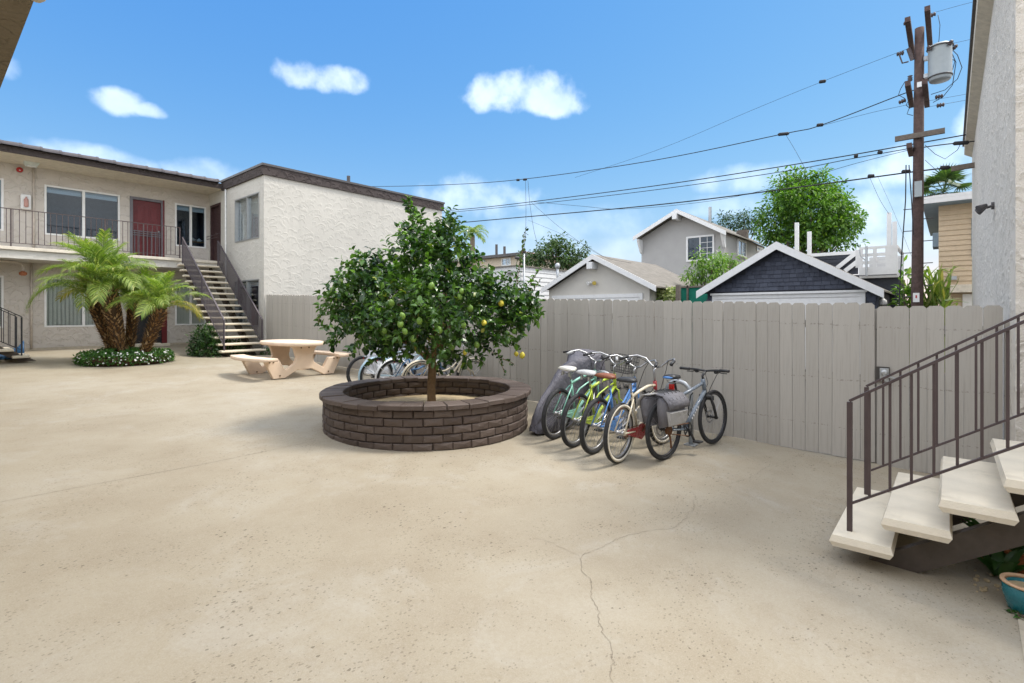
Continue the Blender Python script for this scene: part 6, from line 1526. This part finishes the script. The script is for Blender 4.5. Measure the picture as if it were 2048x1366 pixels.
# ------------------------------------------------------------------ trees beyond
def tree(name, label, cx, cy, D, lumps, m, L, W, rs, dens=1., group=None, base_px=None, droop=.2):
    r = random.Random(rs); c = atD(cx, cy, D); k = D/F
    root = thing(name, label, 'tree', (c.x, c.y, -.7), group=group, local=True); zc = c.z+.7
    b = MB(); lv = MB(); b.tube([(0,0,0),(.05,0,zc*.4),(0,.05,zc*.75)], [.22,.17,.12], 9)
    for px, py, rad, aw in lumps:
        q = RV*((px-cx)*k)+FV*aw+Z3*(zc+(cy-py)*k); R = rad*k
        s0 = Vector((0,0,zc*.55)); b.tube([s0, s0.lerp(q, .5)+rvec(r)*.15, q], [.09,.06,.02], 6)
        n = int(26*dens*(R/L)**2/9)+6
        for i in range(n):
            d = rvec(r); d.z = d.z*.85+.1; bp = q+d*R*r.uniform(.3, 1.0)*(1+.3*mnoise.noise(d*2.5+q))
            dd = (d+rvec(r)*.6).normalized()
            for j in range(r.randint(7, 11)):
                a = rvec(r); leaf_faces(lv, bp+dd*L*r.uniform(0,1.6)+a*L*.5, (dd*.5+a-Z3*droop).normalized(), (Z3+rvec(r)*.6).normalized(), L*r.uniform(.7,1.3), W*r.uniform(.8,1.2), .15, .3)
    b.build('trunk', M['trunk'], root, True); lv.build('crown', m, root, kind='stuff'); return root
tree('leafy_tree', 'bright green spreading tree behind the roof deck', 1612, 430, 27, [(1600,385,38,0),(1570,370,24,.3),(1640,372,26,-.2),(1565,410,36,-.6),(1540,432,20,0),(1545,462,28,.2),(1600,430,48,-1),(1650,410,36,-.4),(1680,425,26,.2),(1700,440,20,0),(1660,455,38,-.7),(1690,475,22,0),(1610,470,38,-.8),(1570,480,32,0),(1650,485,30,-.2),(1610,400,40,1),(1620,450,45,1.2),(1600,358,18,0),(1660,385,22,.4),(1690,405,14,0)], M['tree_a'], .21, .10, 5, 1.5)
tree('evergreen_tree', 'dark evergreen tree top behind the grey house roof', 1470, 450, 44, [(1480,445,22,0),(1455,448,18,0),(1440,442,11,0),(1500,455,22,0),(1520,440,14,0),(1490,432,11,0),(1470,462,22,.5)], M['tree_b'], .26, .08, 6, 1.0)
tree('leafy_tree', 'rounded mid-green tree behind the white lap-sided building', 1108, 510, 36, [(1105,495,24,0),(1085,512,22,-.3),(1060,520,18,0),(1130,505,24,.2),(1150,515,20,0),(1165,508,13,0),(1120,525,24,-.4),(1150,535,20,0),(1075,535,20,0),(1115,480,14,0)], M['tree_c'], .24, .11, 7, 1.1)
tree('umbrella_bush', 'yellow-green umbrella-leaved bush between the garages', 1420, 545, 20.5, [(1395,545,18,0),(1420,530,20,-.3),(1445,545,18,0),(1380,558,13,0),(1415,552,22,-.5),(1470,525,12,.2),(1465,520,9,.2),(1440,520,12,0),(1400,520,11,0),(1455,560,16,0)], M['bush_l'], .17, .055, 8, 1.5, droop=.7)
# fan palm and feather palm far away
def far_palm(label, px, py, D, nf, size, kind, rs):
    r = random.Random(rs); c = atD(px, py, D); root = thing('fan_palm' if kind == 'fan' else 'feather_palm', label, 'palm', (c.x, c.y, -.7), local=True); zc = c.z+.7
    b = MB(); b.tube([(0,0,0),(0,0,zc-.1)], [.24,.18], 9); b.build('trunk', M['trunk'], root)
    if kind == 'fan':
        f = MB(); f.tube([(0,0,0),(.5,0,.15),(.9,0,.22)], .02, 4)
        for k in range(21):
            a = -1.9+3.8*k/20; d = Vector((cos(a), sin(a), -.05)); p = Vector((.9,0,.22)); s = Vector((-sin(a), cos(a), 0))*.05; f.add([p, p+d*.45+s, p+d*.95-Z3*.18, p+d*.45-s], [(0,1,2,3)])
        me = f.mesh('frond', M['tree_c'])
        for i in range(nf): o = link('frond', me, root); o.location = (0,0,zc); o.rotation_euler = (r.uniform(-.4,.4), r.uniform(-1.3,.7), i*2.39996); o.scale = (size,)*3
    else:
        me = frond_mesh(77, 2.2, .85, nl=30, lw=.05, ll=.55)
        for i in range(nf): o = link('frond', me, root); o.location = (0,0,zc); o.rotation_euler = (r.uniform(-.3,.3), -.3+i/nf*1.0, i*2.39996); o.scale = (size,)*3
    return root
far_palm('fan palm crown above the tan house roof', 1888, 384, 34, 26, 1.05, 'fan', 3)
far_palm('wispy feather palm above the red tiled roof', 945, 468, 38, 14, .62, 'feather', 4)
cn = thing('cane_clump', 'clump of tall yellow-green cane leaves beside the utility pole', 'plant', tuple(onX(1858, 640, 19.0)), local=True); r = random.Random(12); b = MB(); hh = onX(1858,530,19.).z-onX(1858,640,19.).z
for i in range(150):
    p = Vector((r.uniform(-.3,.3), r.uniform(-.45,.45), r.uniform(-.6,hh*.5))); d = Vector((r.uniform(-.4,.4), r.uniform(-.5,.5), 1)).normalized(); L = r.uniform(.6,1.3); s = d.cross(rvec(r)).normalized()*.035; t = p+d*L*.7; e = t+(d+rvec(r)*.8-Z3*.7).normalized()*L*.35
    b.add([p-s*.6,p+s*.6,t+s,t-s,e], [(0,1,2,3),(3,2,4)])
b.build('leaves', M['cane'], cn, kind='stuff'); b = MB()
for i in range(9): x, y = r.uniform(-.3,.3), r.uniform(-.45,.45); b.tube([(x,y,-1.5),(x+.05,y,hh*.6)], .025, 5)
b.build('canes', M['cane'], cn)
shrub('shrub', 'small leafy plant left of the utility pole base', 'shrub', tuple(onX(1812, 590, 18.6)-Vector((0,0,.6))), .3, .3, 1.5, 160, M['bush_l'], 14, .2, .1)

# ------------------------------------------------------------------ pots and strap-leaved plants under the near stair
M['teal'] = simple('teal_glaze', (.02, .16, .19), .25, var=.2, spec=.6); M['terra'] = simple('terracotta', (.36, .125, .045), .8, var=.2, bmp=.2); M['clay_rim'] = simple('clay_rim', (.55, .36, .22), .8)
def pot(label, c, R, h, m, rimm, tilt=0.):
    root = thing('plant_pot', label, 'pot', tuple(c), local=True)
    b = MB(); b.lathe([(R*.62,0),(R*.78,h*.12),(R*.97,h*.55),(R,h*.85),(R*.96,h*.9),(R*.86,h*.9),(R*.84,h*.6),(.01,h*.6)], 28); b.build('body', m, root, True)
    b = MB(); b.lathe([(R*.95,h*.9),(R*1.06,h*.93),(R*1.06,h*.985),(R*1.0,h),(R*.88,h),(R*.85,h*.9)], 28, close=True); b.build('rim', rimm, root, True)
    b = MB(); b.lathe([(R*.86,h*.78),(.02,h*.8)], 20); b.build('soil', M['soil'], root); root.rotation_euler = (tilt, 0, 0); return root
c = onG(2056, 1226); pot('teal glazed pot with a pale clay rim under the near stair', (c.x, c.y, gz(c.y)), .115, .18, M['teal'], M['clay_rim'])
c = onG(1985, 1120); pot('low dark terracotta bowl among strap leaves under the near stair', (c.x, c.y, gz(c.y)), .10, .09, M['terra'], M['terra'])
c = onG(2040, 1160); pot('rough terracotta pot among the leaves behind the teal pot', (c.x+.12, c.y-.02, gz(c.y)), .12, .17, M['terra'], M['terra'])
def strap_plant(label, c, n, L, rs, sp=.9):
    r = random.Random(rs); root = thing('strap_leaf_plant', label, 'plant', tuple(c), local=True)
    for i in range(n):
        a = r.uniform(0, 2*pi); t = r.uniform(.25, 1.05)*sp; P = [Vector((cos(a)*.03, sin(a)*.03, 0))]; ln = L*r.uniform(.7,1.15); b = MB()
        for k in range(1, 7): ang = 1.45-t*1.7*(k/6); P.append(P[-1]+Vector((cos(a)*cos(ang), sin(a)*cos(ang), sin(ang)))*ln/6)
        s = Vector((-sin(a), cos(a), 0)); vs = []
        for k, p in enumerate(P):
            w = .024*(.6+.8*sin(pi*min(1,(k+.6)/6.4))) if k < 6 else .003
            p = Vector((p.x, p.y, max(p.z, .012))); vs += [p-s*w+Z3*w*.35, p, p+s*w+Z3*w*.35]
        b.add(vs, [(3*k+j, 3*k+j+1, 3*k+4+j, 3*k+3+j) for k in range(6) for j in (0, 1)]); b.build('leaf', M['strap'], root, True)
    return root
for k, (px, py, n, L, lb) in enumerate(((2008,1138,22,.34,'dark green strap-leaved plant beside the low terracotta bowl'), (2044,1128,22,.40,'tall strap-leaved plant close to the near stair stringer'), (2002,1160,12,.24,'small strap-leaved plant sprawling onto the paving by the teal pot'))):
    c = onG(px, py); strap_plant(lb, (c.x, c.y, gz(c.y)), n, L, 40+k, 1.15)
c = onG(2040,1232); shrub('weed_tuft', 'tiny weed tuft at the foot of the teal pot', 'weed', (c.x, c.y, gz(c.y)), .06, .06, .035, 60, M['bed_leaf'], 19, .025, .018)
b = MB(); r = random.Random(5)
for i in range(26):
    c = onG(r.uniform(1950,2020), r.uniform(1140,1185)); s = r.uniform(.006,.018); b.blob((c.x,c.y,gz(c.y)+s*.4), s*1.3, s, s*.6, 6, 4)
tag(b.build('litter', M['soil']), 'dry leaf litter and grit under the near stair', 'litter', kind='stuff')
b = MB(); A = [onG(2035,1238), onG(2100,1238), onG(2130,1366), onG(2056,1366)]; b.add([(p.x,p.y,gz(p.y)+.006) for p in A], [(0,1,2,3)][::1]); tag(b.build('edging', M['plinth']), kind='structure')
